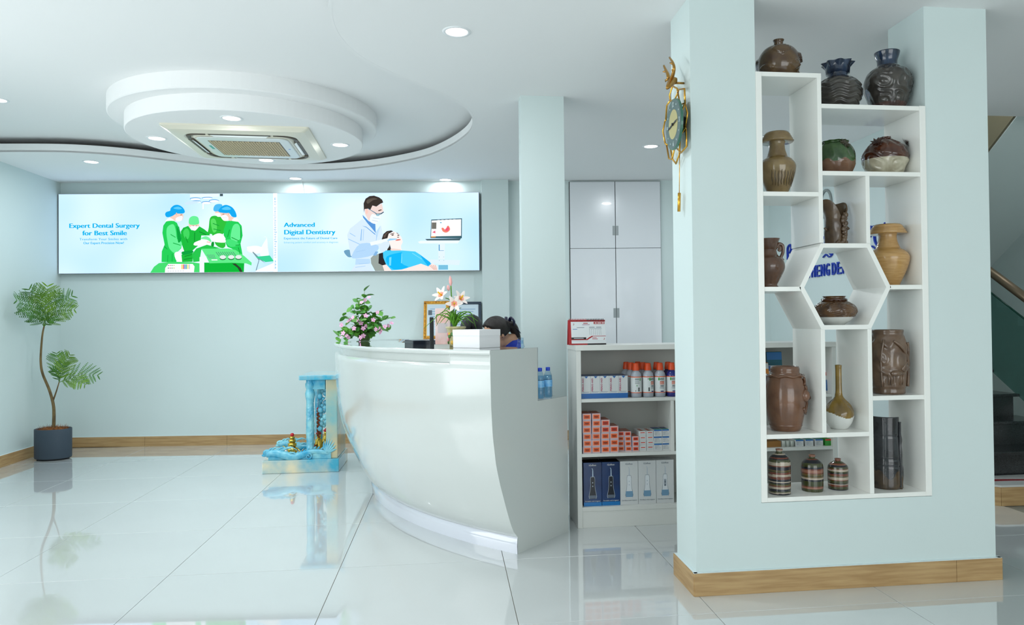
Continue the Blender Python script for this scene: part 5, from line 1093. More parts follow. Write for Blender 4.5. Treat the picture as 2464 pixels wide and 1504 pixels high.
# framed certificates on the back counter
M_GFR = mat('gilt_frame', (206, 150, 50), .35, metal=.6, var=.3, vscale=60, rgb2=(150, 96, 24), bump=.2, bscale=120); M_NVF = mat('navy_frame', (44, 58, 76), .35); M_CERT = mat('certificate_paper', (206, 222, 232), .5); M_CERTB = mat('certificate_blue_print', (110, 150, 190), .5)
def cert(nm, x0, x1, z1, fm, lab, photo, fw_):
    x = (x0+x1)/2; w = x1-x0; h = z1-1.03; t = thing(nm, (x, bw(x)-.105, 1.0305), lab, 'picture frame', atan2(-.0872, 1)); T_ = Matrix.Rotation(radians(-12), 4, 'X')
    for a, b in (((-w/2, 0, 0), (w/2, .02, fw_)), ((-w/2, 0, h-fw_), (w/2, .02, h)), ((-w/2, 0, fw_), (-w/2+fw_, .02, h-fw_)), ((w/2-fw_, 0, fw_), (w/2, .02, h-fw_))): MB().bbox(a, b, fm, .004, T_).build('frame_bar', t)
    if fm is M_GFR:
        MB().box((-w/2+fw_*.95, .006, fw_), (w/2-fw_*.95, .012, h-fw_), mat('gold_mount', (222, 170, 60), .4), T_).build('mount', t); k = fw_*1.5
    else: k = fw_
    MB().box((-w/2+k, .004, k), (w/2-k, .010, h-k), M_CERT, T_).build('paper', t); pr = MB()
    for j in range(9): pr.box((-w/2+k+.03+(.05 if photo and j > 5 else 0), .0035, h-k-.05-.026*j), (w/2-k-.03-.02*(j % 3), .004, h-k-.045-.026*j), M_CERTB, T_)
    if photo: pr.box((-w/2+k+.012, .003, h-k-.11), (-w/2+k+.05, .004, h-k-.06), mat('photo_dark', (90, 100, 110), .5), T_)
    pr.build('print', t)
cert('framed_certificate', -.252, .0, 1.415, M_GFR, 'gold framed certificate leaning behind the desk', True, .022); cert('framed_certificate', .022, .318, 1.405, M_NVF, 'dark navy framed certificate beside the pilaster', False, .028)

# ================================================================== PINK FLOWERING PLANT ON THE COUNTER END
M_LF2 = mat('leaf_bright_green', (108, 172, 62), .45, var=.3, vscale=20, rgb2=(70, 136, 44)); M_LF3 = mat('leaf_dark_green', (74, 140, 56), .45); M_STM = mat('stem_olive', (92, 104, 48), .6); M_PK = mat('petal_lilac_pink', (222, 150, 200), .5, var=.2, vscale=40, rgb2=(240, 196, 222)); M_PKC = mat('petal_centre', (236, 200, 120), .5)
FX, FY = at_y(877, 800, 6.15).x, 6.15
fp = thing('pink_flowering_plant', (FX, FY, CZ), 'leafy plant with pink blossoms at the far left end of the counter', 'potted plant')
MB().lathe([(0, 0), (.04, 0), (.044, .005), (.052, .06), (.054, .064), (.048, .064), (.044, .055), (0, .05)], mat('nursery_pot', (86, 120, 60), .5), 28).build('pot', fp)
def leaf_mesh(L_, w_, m):
    v = []; 
    for i in range(6):
        t = i/5; ww = w_*sin(pi*(.06+.94*t))**.8 if t < 1 else 0; z = .18*L_*t*t*-1
        v += [(L_*t, -ww, z+.12*ww), (L_*t, 0, z), (L_*t, ww, z+.12*ww)]
    return MB().add(v, [(i*3+j, (i+1)*3+j, (i+1)*3+j+1, i*3+j+1) for i in range(5) for j in range(2)], m, True).mesh('leaf')
LM = [leaf_mesh(.066, .021, M_LF2), leaf_mesh(.060, .019, M_LF3), leaf_mesh(.072, .022, M_LF2)]
bm_ = MB()
for k in range(5):
    q = 2*pi*k/5; d = Vector((cos(q), sin(q), .25)).normalized(); s_ = Vector((-sin(q), cos(q), 0)); p = Vector((0, 0, 0))
    bm_.add([p, p+d*.012-s_*.009, p+d*.024-s_*.005, p+d*.025, p+d*.024+s_*.005, p+d*.012+s_*.009], [(0, 1, 2, 3, 4, 5)], M_PK)
bm_.ball((0, 0, .004), .0035, M_PKC, 4); BM = bm_.mesh('blossom')
rr = random.Random(11)
stems = [((877, 700), .0), ((845, 735), .05), ((910, 750), -.06), ((825, 760), -.08), ((940, 765), .04), ((815, 800), .02), ((930, 795), -.10), ((860, 770), -.13), ((900, 780), -.13), ((840, 800), -.14), ((885, 740), .10), ((860, 720), -.04), ((830, 812), -.12), ((920, 770), .12), ((808, 812), -.04)]
cnt = 0; bl_n = 0
for (x, y), dy in stems:
    tip = at_y(x, y, FY+dy)-Vector((FX, FY, CZ)); base = Vector((tip.x*.12, tip.y*.12, .045)); mid = base.lerp(tip, .5)+Vector((tip.x*-.10, 0, .03)); c = cr([base, mid, tip], 10)
    MB().tube(c, [.0032*(1-.6*j/(len(c)-1)) for j in range(len(c))], M_STM, 5).build('stem', fp)
    N = 19
    for j in range(N):
        p = c[int((.05+.95*(j/(N-1)))*(len(c)-1))]; q = j*2.4+rr.uniform(-.4, .4)
        o = link('leaf', LM[rr.randrange(3)], fp, p, (rr.uniform(-1.3, 1.3), rr.uniform(-.9, .6), q)); s_ = rr.uniform(.75, 1.15); o.scale = (s_, s_, s_); cnt += 1
for x, y in ((878, 722), (888, 716), (870, 728), (908, 752), (842, 770), (850, 764), (838, 774), (862, 772), (822, 782), (880, 785), (874, 790), (868, 778), (905, 792), (912, 790), (918, 796), (926, 786), (934, 784), (874, 808), (868, 812), (826, 802), (834, 808), (822, 812), (942, 778), (915, 800), (838, 812), (880, 760), (898, 770), (852, 790)):
    p = at_y(x, y, FY-.11-.05*rr.random())-Vector((FX, FY, CZ)); o = link('blossom', BM, fp, p, (1.2+rr.uniform(-.5, .5), rr.uniform(-.5, .5), rr.uniform(-.8, .8))); s_ = rr.uniform(.65, .95); o.scale = (s_,)*3

# ================================================================== POTTED TREE IN THE CORNER
PTX, PTY = at_y(128, 1060, 7.13).x, 7.13
pot_t = thing('potted_tree', (PTX, PTY, 0), 'slim artificial tree with feathery fronds in a slate grey oval pot', 'potted tree')
M_SLATE = mat('slate_planter', (62, 74, 86), .55, .3, bump=.02, bscale=80); M_COCO = mat('coconut_fibre', (160, 98, 44), .9, var=.5, vscale=50, rgb2=(104, 58, 22)); M_BARK = mat('tree_bark', (122, 102, 62), .8, var=.35, vscale=40, rgb2=(86, 70, 44), bump=.3, bscale=60, stretch=(1, 1, .3)); M_FR1 = mat('frond_green', (78, 132, 48), .6, var=.2, vscale=10, rgb2=(56, 106, 36)); M_FR2 = mat('frond_yellow_green', (116, 158, 26), .6, var=.2, vscale=10, rgb2=(86, 130, 18))
def oval(prof, m, nm, e=.80):
    b = MB().lathe(prof, m, 48); b.v = [(x, y*e, z) for x, y, z in b.v]; return b.build(nm, pot_t)
oval([(0, .012), (.128, .012), (.147, .014), (.150, .02), (.151, .27), (.149, .275), (.142, .275), (.140, .25), (0, .25)], M_SLATE, 'planter'); oval([(0, 0), (.130, 0), (.130, .013)], M_BLACK, 'plinth')
fb = MB(); fb.lathe([(0, .285), (.06, .283), (.11, .272), (.136, .252)], M_COCO, 32, disp=lambda q, z, r, i: .006*sin(9*q+i)); fb.v = [(x, y*.8, z+.006*nz3(x*30, y*30, 1)) for x, y, z in fb.v]
for k in range(420):
    q = rr.uniform(0, 2*pi); r = .128*sqrt(rr.random()); x, y = r*cos(q), r*sin(q)*.8; z = .268+.018*(1-r/.13); d = Vector((rr.uniform(-1, 1), rr.uniform(-1, 1), rr.uniform(.05, .6))).normalized()*rr.uniform(.025, .05); s_ = Vector((-d.y, d.x, 0)).normalized()*.0009
    a = Vector((x, y, z)); fb.add([a-s_, a+s_, a+d*.6+s_+Vector((0, 0, .004)), a+d*.6-s_+Vector((0, 0, .004)), a+d], [(0, 1, 2, 3), (3, 2, 4)], M_COCO)
tag(fb.build('fibre_mulch', pot_t), kind='stuff')
def tz(zx, zy, dy=0.): return at_y(.3657*zx, 650+.3657*zy, PTY+dy)-Vector((PTX, PTY, 0))
trk = cr([tz(353, 1045), tz(355, 950), tz(350, 880), tz(325, 790), tz(280, 680), tz(268, 600), tz(272, 500), tz(280, 420), tz(290, 370)], 6); nT = len(trk)
MB().tube(trk, [.0145*(1-.55*j/(nT-1)) for j in range(nT)], M_BARK, 10).build('trunk', pot_t); MB().tube(cr([tz(349, 860), tz(370, 800), tz(390, 735)], 6), [.008-.0003*j for j in range(13)], M_BARK, 8).build('branch', pot_t)
def frond(base, tip, lift, m, n=12):
    base, tip = Vector(base), Vector(tip); L_ = (tip-base).length; mid = (base+tip)/2+Vector((0, 0, lift)); c = cr([base, mid, tip], n); mb = MB(); mb.tube(c, [.0022*(1-.7*j/(len(c)-1)) for j in range(len(c))], m, 5)
    N_ = 9
    for j in range(N_):
        f = .16+.80*j/(N_-1); i = min(len(c)-2, int(f*(len(c)-1))); p = c[i]; t = (c[i+1]-c[i]).normalized(); view = (p+pot_t.location-CAMP).normalized(); side = t.cross(Vector((.35, -.8, .45))).normalized(); nn = side.cross(t).normalized()
        pl_ = L_*.40*sin(pi*(.18+.74*f))**.9
        for s_ in (-1, 1):
            d = (t*.62+side*s_*.80-nn*.10).normalized(); e = d.cross(nn).normalized(); K = 9
            for k in range(K):
                g = (k+.6)/K; q = p+d*pl_*g; wl_ = pl_*.105*sin(pi*(.22+.70*g))
                for u_ in (-1, 1): a = q+e*u_*wl_+d*wl_*.7; mb.add([q-d*.0042, q+d*.0042, a+d*.0034, a-d*.0024], [(0, 1, 2, 3)], m)
            mb.add([p, p+d*pl_+e*.0005, p+d*pl_-e*.0005, p+e*.0014], [(0, 2, 1), (0, 1, 3)], m)
    return mb.build('frond', pot_t)
for tip, dy, m in (((105, 195), -.32, M_FR1), ((188, 122), -.16, M_FR1), ((312, 100), -.06, M_FR2), ((378, 150), .12, M_FR1), ((478, 165), .0, M_FR1), ((495, 258), -.08, M_FR2), ((150, 280), -.30, M_FR1), ((260, 160), -.14, M_FR2), ((370, 340), -.10, M_FR1)): frond(tz(290, 372), tz(*tip, dy), .05, m)
for tip, dy, m in (((335, 655), -.06, M_FR1), ((372, 545), .05, M_FR1), ((462, 555), -.06, M_FR2), ((652, 692), .0, M_FR1), ((565, 755), -.10, M_FR2), ((420, 600), .08, M_FR1)): frond(tz(390, 738), tz(*tip, dy), .04, m)
# ================================================================== SPIRIT SHRINE (turquoise onyx)
M_ONYX = mat('turquoise_onyx', (60, 172, 204), .18, .5, coat=.6, var=1, vscale=4.5, rgb2=(228, 218, 186)); M_TURQ = mat('turquoise_carved', (34, 158, 200), .25, .5, coat=.4, var=.6, vscale=9, rgb2=(150, 216, 224)); M_ONYX2 = mat('cream_onyx', (214, 196, 150), .2, .5, coat=.5, var=.6, vscale=3.2, rgb2=(120, 188, 196))
M_GLEAF = mat('gold_leaf', (232, 196, 90), .25, metal=.9); M_SILV = mat('silver_foil', (206, 206, 206), .25, metal=.9); M_REDB = mat('red_bead', (200, 20, 34), .3); M_BRPIN = mat('brown_garland', (136, 66, 30), .6); M_REDC = mat('red_candle', (168, 22, 30), .4)
SHX, SHY = -1.186, 6.365
sh = thing('spirit_shrine', (SHX, SHY, 0), 'turquoise stone floor shrine with dragon rails and gold ornaments beside the desk', 'shrine')
MB().bbox((-.298, -.262, 0), (.298, .262, .105), M_ONYX, .006).build('base_slab', sh)
MB().bbox((.195, -.235, .105), (.285, .235, .742), M_ONYX2, .006).build('back_panel', sh)
MB().bbox((-.012, -.265, .740), (.305, .265, .778), M_ONYX, .008).build('roof_slab', sh)
cp = [(0, 0), (.042, 0), (.044, .02), (.038, .035), (.034, .05), (.037, .07), (.034, .09), (.038, .2), (.036, .40), (.033, .46), (.040, .50), (.042, .52), (.036, .545), (.032, .555), (.041, .58), (.041, .60), (.034, .612), (.034, .633)]
def cold(q, z, r, i): return (-.006 if .09 < z < .45 else -.003)+(.0024*sin(14*nz3(cos(q)*1.6, sin(q)*1.6, z*22)) if .09 < z < .45 else 0)
cpr = []
for (a, b) in zip(cp, cp[1:]):
    n = max(1, int((b[1]-a[1])/.008)); cpr += [(a[0]+(b[0]-a[0])*k/n, a[1]+(b[1]-a[1])*k/n) for k in range(n)]
cpr.append(cp[-1])
for y in (-.20, .20): MB().lathe(cpr, M_TURQ, 40, (.066, y, .107), disp=cold).build('carved_column', sh)
# carved canopy and drapery between column and back panel
for y in (-.16, .16):
    dr = MB()
    for k in range(22): dr.ball((.175-.03*(k % 2)-.01*sin(k), y+.02*cos(k*1.3), .735-.019*k), .019+.006*sin(k*2.1), M_TURQ, 6, (1, .7, 1))
    dr.build('carved_drapery', sh)
MB().bbox((.06, -.22, .66), (.19, .22, .74), M_TURQ, .01).build('canopy', sh)
# dragon rails along both sides
def dragon(y, sgn):
    g = MB(); P = [(-.27+.50*t, y, .140+.018*sin(t*9.5+.6)+.010*t) for t in [k/36 for k in range(37)]]
    g.tube(P, [.020+.014*sin(pi*min(1, k/30+.12)) if k < 33 else .018-.003*(k-33) for k in range(37)], M_TURQ, 10)
    for k in range(3, 34, 2): p = Vector(P[k]); g.add([p+Vector((-.012, 0, .024)), p+Vector((.012, 0, .024)), p+Vector((.012, 0, .044)), p+Vector((0, .006, .022)), p+Vector((0, -.006, .022))], [(0, 4, 2), (4, 1, 2), (1, 3, 2), (3, 0, 2)], M_TURQ)
    for cx, cz in ((-.06, .135), (.06, .128)): g.tube([(cx+(.005+.0025*k)*cos(k*.8), y-.018*1, cz+(.005+.0025*k)*sin(k*.8)) for k in range(12)], .006, M_TURQ, 6)
    g.bbox((-.255, y-.010, .105), (.235, y+.010, .150), M_TURQ, .004); g.build('dragon_body', sh)
    h = MB(); h.ball((-.262, y, .165), .030, M_TURQ, 8, (1.2, .7, .9)); h.ball((-.285, y, .145), .018, M_TURQ, 6, (1.2, .8, .7)); h.ball((-.275, y-.018, .178), .007, M_TURQ, 5)
    for k in range(6): h.tube(cr([(-.255+.02*k, y, .175), (-.235+.03*k, y, .198+.006*(k % 2)), (-.205+.035*k, y, .200-.004*k)], 3), [.010, .009, .008, .007, .005, .003, .002], M_TURQ, 6)
    h.build('dragon_head', sh)
    t = MB()
    for k in range(7): q = .35+.30*k; t.tube(cr([(.205, y, .15), (.205+.05*cos(q), y, .15+.06*sin(q)), (.205+.075*cos(q-.25), y, .15+.115*sin(q-.1))], 3), [.016, .014, .012, .010, .007, .004, .001], M_TURQ, 6)
    t.build('flame_tail', sh)
dragon(-.235, -1); dragon(.235, 1)
w_ = MB(); w_.extr([(-.298, .10), (-.365, .03), (-.365, .0), (-.352, .0), (-.298, .055)], Matrix.Translation((0, .262, 0)) @ FRONT, .12, M_ONYX); w_.build('step_wing', sh)
# offerings: things of their own standing on the shrine base
def offer(nm, x, y, lab, cat): return thing(nm, (SHX+x, SHY+y, .1052), lab, cat)
t = offer('gold_ingot_tower', -.105, -.06, 'tiered gold ornament topped by a red bead on the shrine', 'ornament')
MB().lathe([(0, 0), (.045, 0), (.05, .012), (.035, .02)], M_GLEAF, 24).build('foot', t)
for k, (r, z, hh) in enumerate(((.046, .02, .05), (.034, .075, .032), (.028, .110, .026), (.020, .138, .022))): MB().lathe([(r*.75, z), (r, z+hh*.25), (r*.92, z+hh*.55), (r*1.06, z+hh*.8), (r*.7, z+hh)], M_GLEAF, 24, disp=lambda q, z, r, i: .002*sin(8*q)).build('tier', t)
MB().ball((0, 0, .172), .016, M_REDB, 8).build('bead', t)
for k, (x, y, lab) in enumerate(((-.19, -.09, 'silver foil ingot at the left front of the shrine'), (-.02, -.12, 'silver foil ingot beside the shrine column'), (-.175, .06, 'silver foil ingot behind the gold tower'))):
    t = offer('silver_ingot', x, y, lab, 'ornament'); MB().lathe([(0, 0), (.022, 0), (.032, .02), (.036, .034), (.026, .026), (0, .03)], M_SILV, 20, disp=lambda q, z, r, i: .006*cos(2*q) if z > .02 else 0).build('boat', t); MB().ball((0, 0, .034), .015, M_SILV, 6).build('mound', t)
    for q in range(5): MB().tube(cr([(0, 0, .03), (.03*cos(q*1.26), .03*sin(q*1.26), .055), (.05*cos(q*1.26), .05*sin(q*1.26), .06)], 3), [.004, .005, .005, .005, .004, .003, .001], (M_GLEAF, M_SILV)[q % 2], 5).build('foil_leaf', t)
for k, (x, y, lab) in enumerate(((.115, -.10, 'gold seated deity figure nearer the column'), (.15, .05, 'gold seated deity figure inside the shrine'))):
    t = offer('deity_figure', x, y, lab, 'figurine'); MB().lathe([(0, 0), (.040, 0), (.042, .02), (.034, .05), (.036, .09), (.026, .13), (.012, .145), (0, .148)], M_GLEAF, 20, disp=lambda q, z, r, i: .003*sin(6*q+40*z)).build('body', t); MB().ball((0, 0, .165), .019, M_GLEAF, 8, (1, 1, 1.2)).build('head', t); MB().lathe([(.020, .178), (.024, .185), (.010, .20), (0, .21)], M_REDB, 14).build('crown', t)
    for s_ in (-1, 1): MB().tube(cr([(-.005, s_*.028, .115), (-.03, s_*.034, .085), (-.034, s_*.008, .075)], 4), .009, M_GLEAF, 7).build('arm', t)
t = offer('red_candle', .09, -.16, 'dark red candle at the foot of the shrine column', 'candle'); MB().lathe([(0, 0), (.009, 0), (.009, .10), (.006, .103), (0, .103)], M_REDC, 14).build('wax', t); MB().tube([(0, 0, .10), (.001, 0, .114)], .001, M_BLACK, 5).build('wick', t)
t = offer('bead_garland', .075, -.155, 'brown bead garland hanging beside the shrine column', 'garland')
for k in range(20): MB().ball((.006*cos(k*2.1)+.045, .006*sin(k*2.1), .165+.011*k), .010, M_BRPIN, 5).build('bead', t)
MB().tube([(.045, 0, .16), (.045, 0, .635)], .0012, M_REDC, 5).build('cord', t); MB().ball((.045, 0, .392), .012, M_REDB, 6).build('red_bead', t)

# ================================================================== WALL CLOCK ON THE PARTITION END
def at_x(x, y, X): d = ray(x, y); return CAMP+d*(X/d.x)
CKX = 1.0575
ck = thing('wall_clock', (CKX, 3.18, 2.06), 'gold stag wall clock with hexagon wire frame and dark dial on the partition end', 'clock')
ckl = Vector((CKX, 3.18, 2.06))
def kz(zx, zy, X=1.035): return at_x(1560+.2923*zx, 100+.2923*zy, X)-ckl
wires = [[(200, 365), (238, 387), (243, 420), (220, 475), (182, 492), (175, 440), (200, 365)], [(243, 420), (250, 395), (298, 388), (303, 505), (262, 520)], [(300, 508), (322, 590), (306, 705), (268, 655)], [(298, 515), (272, 590), (276, 660), (310, 725)], [(310, 720), (316, 862), (270, 915), (225, 868)], [(306, 705), (262, 780), (256, 930), (228, 1005), (198, 968), (186, 890)], [(178, 490), (152, 525), (145, 640)], [(145, 645), (137, 655), (120, 740), (140, 842), (158, 850)], [(150, 848), (170, 965), (196, 970), (215, 885)], [(243, 420), (270, 560), (280, 650)]]
for w__ in wires: MB().tube([kz(*p) for p in w__], .0042, M_GOLD, 6).build('frame_wire', ck)
DS = MB(); dr_ = .112; M_DIAL = mat('dial_slate_green', (76, 98, 98), .3); M_DIALG = mat('dial_brushed_gold', (214, 200, 140), .3, metal=.7); M_DRIM = mat('dial_rim_green', (60, 110, 92), .2); M_NUM = mat('dial_numeral', (200, 214, 214), .5)
DL = kz(206, 682, 1.0); ROTD = RT.to_3x3()
def dl(x, y, z): return DL+ROTD @ Vector((x, y, z))
def disc(r, z, m, r0=0.): v = [dl(r*cos(2*pi*k/48), r*sin(2*pi*k/48), z) for k in range(48)]; return MB().add(v, [tuple(range(48))], m)
rim = MB(); n = 48; v = [dl(dr_*cos(2*pi*k/n), dr_*sin(2*pi*k/n), z) for z in (-.010, .0) for k in range(n)]; rim.add(v, [(k, (k+1) % n, n+(k+1) % n, n+k) for k in range(n)]+[tuple(range(n))[::-1], tuple(range(n, 2*n))], M_DRIM); rim.build('dial_rim', ck)
disc(dr_*.965, .0006, M_DIAL).build('dial', ck); disc(dr_*.58, .0012, M_DIALG).build('dial_centre', ck)
for k in range(12):
    nm_ = MB()
    a = pi/2-2*pi*k/12; s_ = {0: '12', 3: '3', 6: '6', 9: '9'}.get(k)
    if s_: me = text_mesh(s_, .030, M_NUM, bold=.0006, align='CENTER'); nm_.add([dl(.78*dr_*cos(a)+q.co.x, .78*dr_*sin(a)+q.co.y-.010, .0014) for q in me.vertices], [tuple(p_.vertices) for p_ in me.polygons], M_NUM)
    else: nm_.add([dl(.80*dr_*cos(a)+.004*cos(2*pi*j/8), .80*dr_*sin(a)+.004*sin(2*pi*j/8), .0014) for j in range(8)], [tuple(range(8))], M_NUM)
    nm_.build('numeral', ck)
def hand(a, L_, w__, z):
    c, s_ = cos(a), sin(a); P_ = [(-.02, -w__*.6), (L_*.5, -w__), (L_, 0), (L_*.5, w__), (-.02, w__*.6)]; return MB().add([dl(x*c-y*s_, x*s_+y*c, z) for x, y in P_], [(0, 1, 2, 3, 4)], M_BLACK)
hand(radians(6), .075, .004, .004).build('minute_hand', ck); hand(radians(186), .092, .005, .003).build('hour_hand', ck)
MB().tube([dl(0, 0, .0), dl(0, 0, .008)], .006, M_BLACK, 10).build('hub', ck); MB().tube([dl(0, 0, -.0095), dl(0, 0, -.05)], .035, M_BLACK, 16).build('movement', ck)
M_STAG = mat('antique_gold', (176, 132, 66), .3, metal=.9)
hd = MB(); A0 = kz(196, 322, 1.0); A1 = kz(155, 385, .955); hd.tube([A0+Vector((.02, 0, .0)), A0, A0.lerp(A1, .35), A0.lerp(A1, .75), A1], [.014, .020, .017, .011, .006], M_STAG, 8); hd.build('stag_head', ck)
for pts in ([(188, 310), (205, 262), (212, 215), (200, 170), (175, 132)], [(168, 305), (160, 268), (142, 230), (128, 198)]):
    c = cr([kz(*p, .99) for p in pts], 5); MB().tube(c, [.0095*(1-.55*j/(len(c)-1)) for j in range(len(c))], M_STAG, 7).build('antler', ck)
for a, b in (((204, 185), (178, 175)), ((206, 250), (196, 232)), ((146, 245), (120, 250)), ((168, 300), (140, 330)), ((165, 310), (138, 318))): MB().tube([kz(*a, .99), kz(*b, .98)], [.006, .003], M_STAG, 6).build('tine', ck)
MB().tube([kz(258, 915), kz(255, 1250)], .0018, M_GOLD, 6).build('pendulum_rod', ck); MB().tube([kz(255, 1246), kz(252, 1400)], .0072, M_GOLD, 10).build('pendulum_bob', ck)
MB().tube([A0+Vector((.01, 0, -.01)), A0+Vector((.055, 0, -.01))], .005, M_STAG, 6).build('stud', ck)

# ================================================================== TWO RECEPTIONISTS SEATED BEHIND THE DESK
M_SKIN = mat('skin', (206, 158, 128), .5, .4); M_HAIR = mat('hair_dark_brown', (34, 26, 22), .45, .4, bump=.4, bscale=90, stretch=(6, 6, .6)); M_HAIRB = mat('hair_black', (14, 13, 13), .4, .4, bump=.4, bscale=90, stretch=(6, 6, .6)); M_SHIRT = mat('shirt_royal_blue', (24, 56, 170), .7, var=.1, vscale=20); M_SHIRT2 = mat('shirt_dark', (30, 34, 44), .7); M_BOW = mat('ribbon_navy', (20, 26, 60), .4); M_TROU = mat('trousers_dark', (30, 32, 40), .8)
def capsule(mb, pts, rad, m): 
    mb.tube(pts, rad, m, 12); mb.ball(pts[0], rad[0], m, 6); mb.ball(pts[-1], rad[-1], m, 6)
def remesh(o, vox, smooth=6):
    r = o.modifiers.new('Remesh', 'REMESH'); r.mode = 'VOXEL'; r.voxel_size = vox; r.use_smooth_shade = True
    s_ = o.modifiers.new('Smooth', 'SMOOTH'); s_.iterations = smooth; s_.factor = .5
def seated(nm, loc, rz, label, hair, shirt, bow, z0=.40, nod=.25, turn=0., fwd=.045, hz=.235):
    """local frame: the person faces -Y; z0 = seat height"""
    t = thing(nm, loc, label, 'person', rz); B_ = MB(); sh_ = z0+.47; k = .93
    hc = Vector((0, -fwd, sh_+hz)); Rn = Matrix.Rotation(turn, 3, 'Z') @ Matrix.Rotation(nod, 3, 'X')
    H_ = lambda x, y, z: hc+Rn @ Vector((x, y, z))
    capsule(B_, [(0, .0, z0+.09), (0, .015, z0+.20), (0, .02, z0+.34), (0, .0, sh_)], [.125, .115, .125, .085], M_SKIN)
    capsule(B_, [(-.14, .0, sh_-.02), (0, .0, sh_+.01), (.14, .0, sh_-.02)], [.05, .065, .05], M_SKIN)
    capsule(B_, [(0, .005, sh_), (0, -.015, sh_+.08), hc+Vector((0, .03, -.055))], [.062, .048, .048], M_SKIN)
    B_.ball(H_(0, .012, .015), .084, M_SKIN, 12, (.88, 1.06, 1.10), Rn); B_.ball(H_(0, -.025, -.045), .060, M_SKIN, 10, (.92, .95, 1.05), Rn)
    B_.ball(H_(0, -.092, -.018), .014, M_SKIN, 6, (.8, 1, 1.4), Rn); B_.ball(H_(0, -.085, -.058), .018, M_SKIN, 6, (1.2, .6, .55), Rn)
    for s_ in (-1, 1): B_.ball(H_(s_*.076, .012, -.012), .020, M_SKIN, 6, (.45, .8, 1.25), Rn)
    for s_ in (-1, 1):
        S0 = Vector((s_*.165, .0, sh_-.03)); E_ = Vector((s_*.20, -.06, sh_-.28)); Wr = Vector((s_*.09, -.27, sh_-.245))
        capsule(B_, [S0, S0.lerp(E_, .5), E_], [.048, .043, .037], M_SKIN); capsule(B_, [E_, E_.lerp(Wr, .5), Wr], [.037, .034, .025], M_SKIN)
        d = (Wr-E_).normalized(); sd = Vector((d.y, -d.x, 0)).normalized(); pm_ = Wr+d*.045
        capsule(B_, [Wr, pm_-sd*.018, pm_+d*.03-sd*.02], [.024, .022, .016], M_SKIN); capsule(B_, [Wr, pm_+sd*.018, pm_+d*.03+sd*.02], [.024, .022, .016], M_SKIN)
        for f, (o_, L_) in enumerate(((-.030, .055), (-.010, .068), (.010, .072), (.029, .062))):
            a = pm_+d*.03+sd*o_; capsule(B_, [a, a+d*L_*.55+Vector((0, 0, .004)), a+d*L_+Vector((0, 0, -.010))], [.0095, .009, .0075], M_SKIN)
        capsule(B_, [Wr+d*.02+sd*s_*-.02, Wr+d*.05+sd*s_*-.045, Wr+d*.08+sd*s_*-.050], [.012, .010, .008], M_SKIN)
        hp = Vector((s_*.09, .0, z0+.085)); kn = Vector((s_*.11, -.38, z0+.075)); an = Vector((s_*.10, -.36, .085))
        capsule(B_, [hp, hp.lerp(kn, .5), kn], [.085, .072, .055], M_SKIN); capsule(B_, [kn, kn.lerp(an, .4), an], [.055, .05, .034], M_SKIN); capsule(B_, [an+Vector((0, .02, -.045)), an+Vector((0, -.07, -.055)), an+Vector((0, -.14, -.062))], [.036, .032, .022], M_SKIN)
    b = B_.build('body', t); remesh(b, .0075)
    C = MB(); capsule(C, [(0, .0, z0+.09), (0, .015, z0+.20), (0, .02, z0+.34), (0, .0, sh_-.005)], [.140, .128, .138, .095], shirt); capsule(C, [(-.145, .0, sh_-.022), (0, .0, sh_+.004), (.145, .0, sh_-.022)], [.060, .074, .060], shirt)
    for s_ in (-1, 1): S0 = Vector((s_*.165, .0, sh_-.03)); E_ = Vector((s_*.20, -.06, sh_-.28)); capsule(C, [S0, S0.lerp(E_, .5), S0.lerp(E_, .85)], [.060, .056, .052], shirt)
    c = C.build('shirt', t); remesh(c, .009)
    T_ = MB()
    for s_ in (-1, 1): hp = Vector((s_*.09, .0, z0+.085)); kn = Vector((s_*.11, -.38, z0+.075)); an = Vector((s_*.10, -.36, .10)); capsule(T_, [hp, hp.lerp(kn, .5), kn], [.096, .083, .066], M_TROU); capsule(T_, [kn, kn.lerp(an, .4), an], [.066, .060, .050], M_TROU)
    capsule(T_, [(-.06, 0, z0+.10), (.06, 0, z0+.10)], [.11, .11], M_TROU); remesh(T_.build('trousers', t), .010)
    Hh = MB(); n1, n2 = 20, 36; vv = []; ff = []
    for i in range(n1+1):
        th = pi*i/n1
        for j in range(n2):
            ph = 2*pi*j/n2; x, y, z = sin(th)*cos(ph), sin(th)*sin(ph), cos(th)
            r = .093*(1+.015*sin(9*ph+3*th)); 
            if -y > .22+.60*max(0, z): r = .066
            elif z < -.55: r = .07
            vv.append(H_(x*r*.93, y*r*1.10+.016, z*r*1.12+.020))
    for i in range(n1):
        for j in range(n2): ff.append((i*n2+j, (i+1)*n2+j, (i+1)*n2+(j+1) % n2, i*n2+(j+1) % n2))
    Hh.add(vv, ff, hair, True)
    ph_ = Hh.build('hair', t)
    bn = MB(); bn.tube(cr([H_(0, .10, .02), H_(0, .135, -.02), H_(.0, .13, -.10), H_(0, .11, -.19)], 5), [.028, .034, .036, .036, .036, .035, .034, .033, .030, .028, .025, .022, .018, .014, .010, .005], hair, 12); bn.build('ponytail', t)
    ey = MB()
    for s_ in (-1, 1): ey.ball(H_(s_*.031, -.079, .004), .0105, M_PW, 6, (1, .6, .6), Rn); ey.ball(H_(s_*.031, -.0845, .004), .0055, M_BLACK, 6, (1, .5, 1), Rn); ey.tube([H_(s_*.015, -.086, .026), H_(s_*.033, -.085, .031), H_(s_*.05, -.078, .026)], .0025, hair, 5)
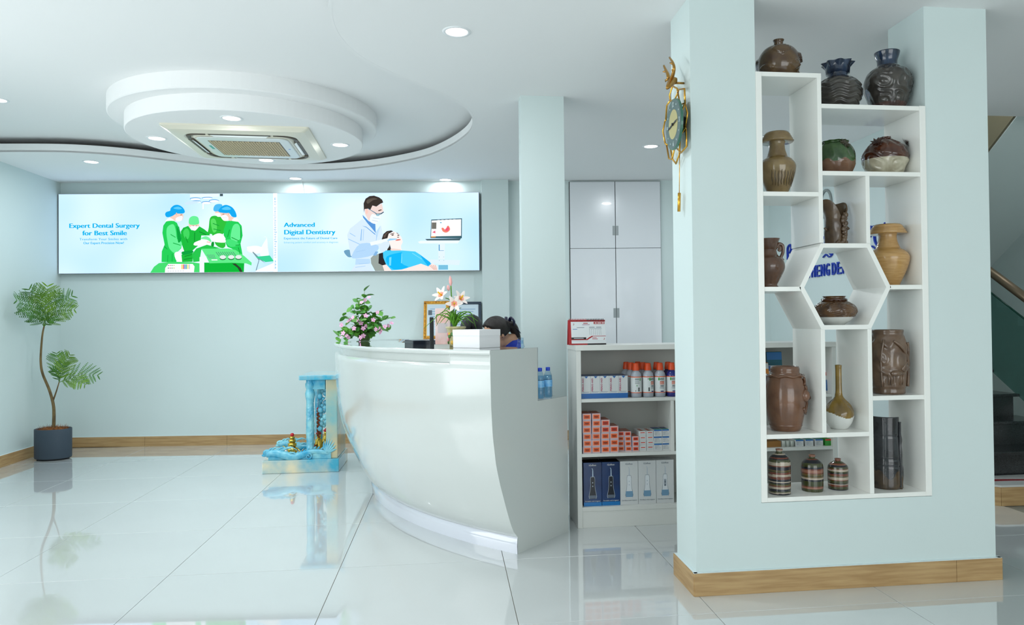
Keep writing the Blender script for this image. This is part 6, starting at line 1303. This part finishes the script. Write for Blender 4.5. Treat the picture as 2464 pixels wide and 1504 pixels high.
    ey.tube([H_(-.018, -.093, -.058), H_(0, -.096, -.058), H_(.018, -.093, -.058)], .003, mat('lips', (170, 92, 84), .5), 5); ey.build('face_features', t)
    if bow:
        Bw = MB()
        for s_ in (-1, 1): Bw.tube(cr([H_(s_*.006, .128, .015), H_(s_*.04, .145, .05), H_(s_*.055, .145, .015), H_(s_*.03, .14, -.01), H_(s_*.006, .13, .01)], 4), [.006]+[.012]*15+[.006], M_BOW, 8, flat=.5); Bw.tube(cr([H_(s_*.008, .13, .005), H_(s_*.03, .15, -.06), H_(s_*.045, .15, -.12)], 4), .010, M_BOW, 6, flat=.3)
        Bw.ball(H_(0, .135, .014), .014, M_BOW, 6); Bw.build('ribbon_bow', t)
    return t
def stool(loc, rz, label, z0):
    t = thing('office_stool', loc, label, 'stool', rz); MB().lathe([(0, z0-.085), (.17, z0-.085), (.185, z0-.066), (.185, z0-.032), (.17, z0-.017), (0, z0-.014)], M_BLACK, 32).build('seat', t); MB().tube([(0, 0, .06), (0, 0, z0-.08)], .025, M_ALU, 12).build('pole', t)
    for k in range(5): q = 2*pi*k/5; MB().tube([(0, 0, .085), (.22*cos(q), .22*sin(q), .06)], [.02, .014], M_BLACK, 8).build('leg', t); MB().ball((.22*cos(q), .22*sin(q), .03), .03, M_BLACK, 6).build('caster', t)
G1 = (.455, 5.22, 0); stool(G1, 0, 'round office stool under the receptionist with the ribbon', .52); seated('person', G1, radians(-70), 'person in royal blue top with navy ribbon in dark hair, head bowed', M_HAIR, M_SHIRT, True, .52, .55, 0., .135, .115)
G2 = (.165, 5.80, 0); stool(G2, 0, 'round office stool under the black-haired receptionist', .42); seated('person', G2, radians(160), 'person with black hair mostly hidden behind the lily pot', M_HAIRB, M_SHIRT2, False, .42, .45)
# thin cable dropping from the ceiling to the sign
cb = MB().tube(cr([(-1.44, bw(-1.44)-.012, CEIL), (-1.43, bw(-1.43)-.012, CEIL-.06), (-1.42, bw(-1.42)-.012, SZ1+.0)], 4), .003, M_PW, 6); tag(cb.build('sign_cable'), 'thin white cable from the ceiling to the top of the lightbox', 'cable')
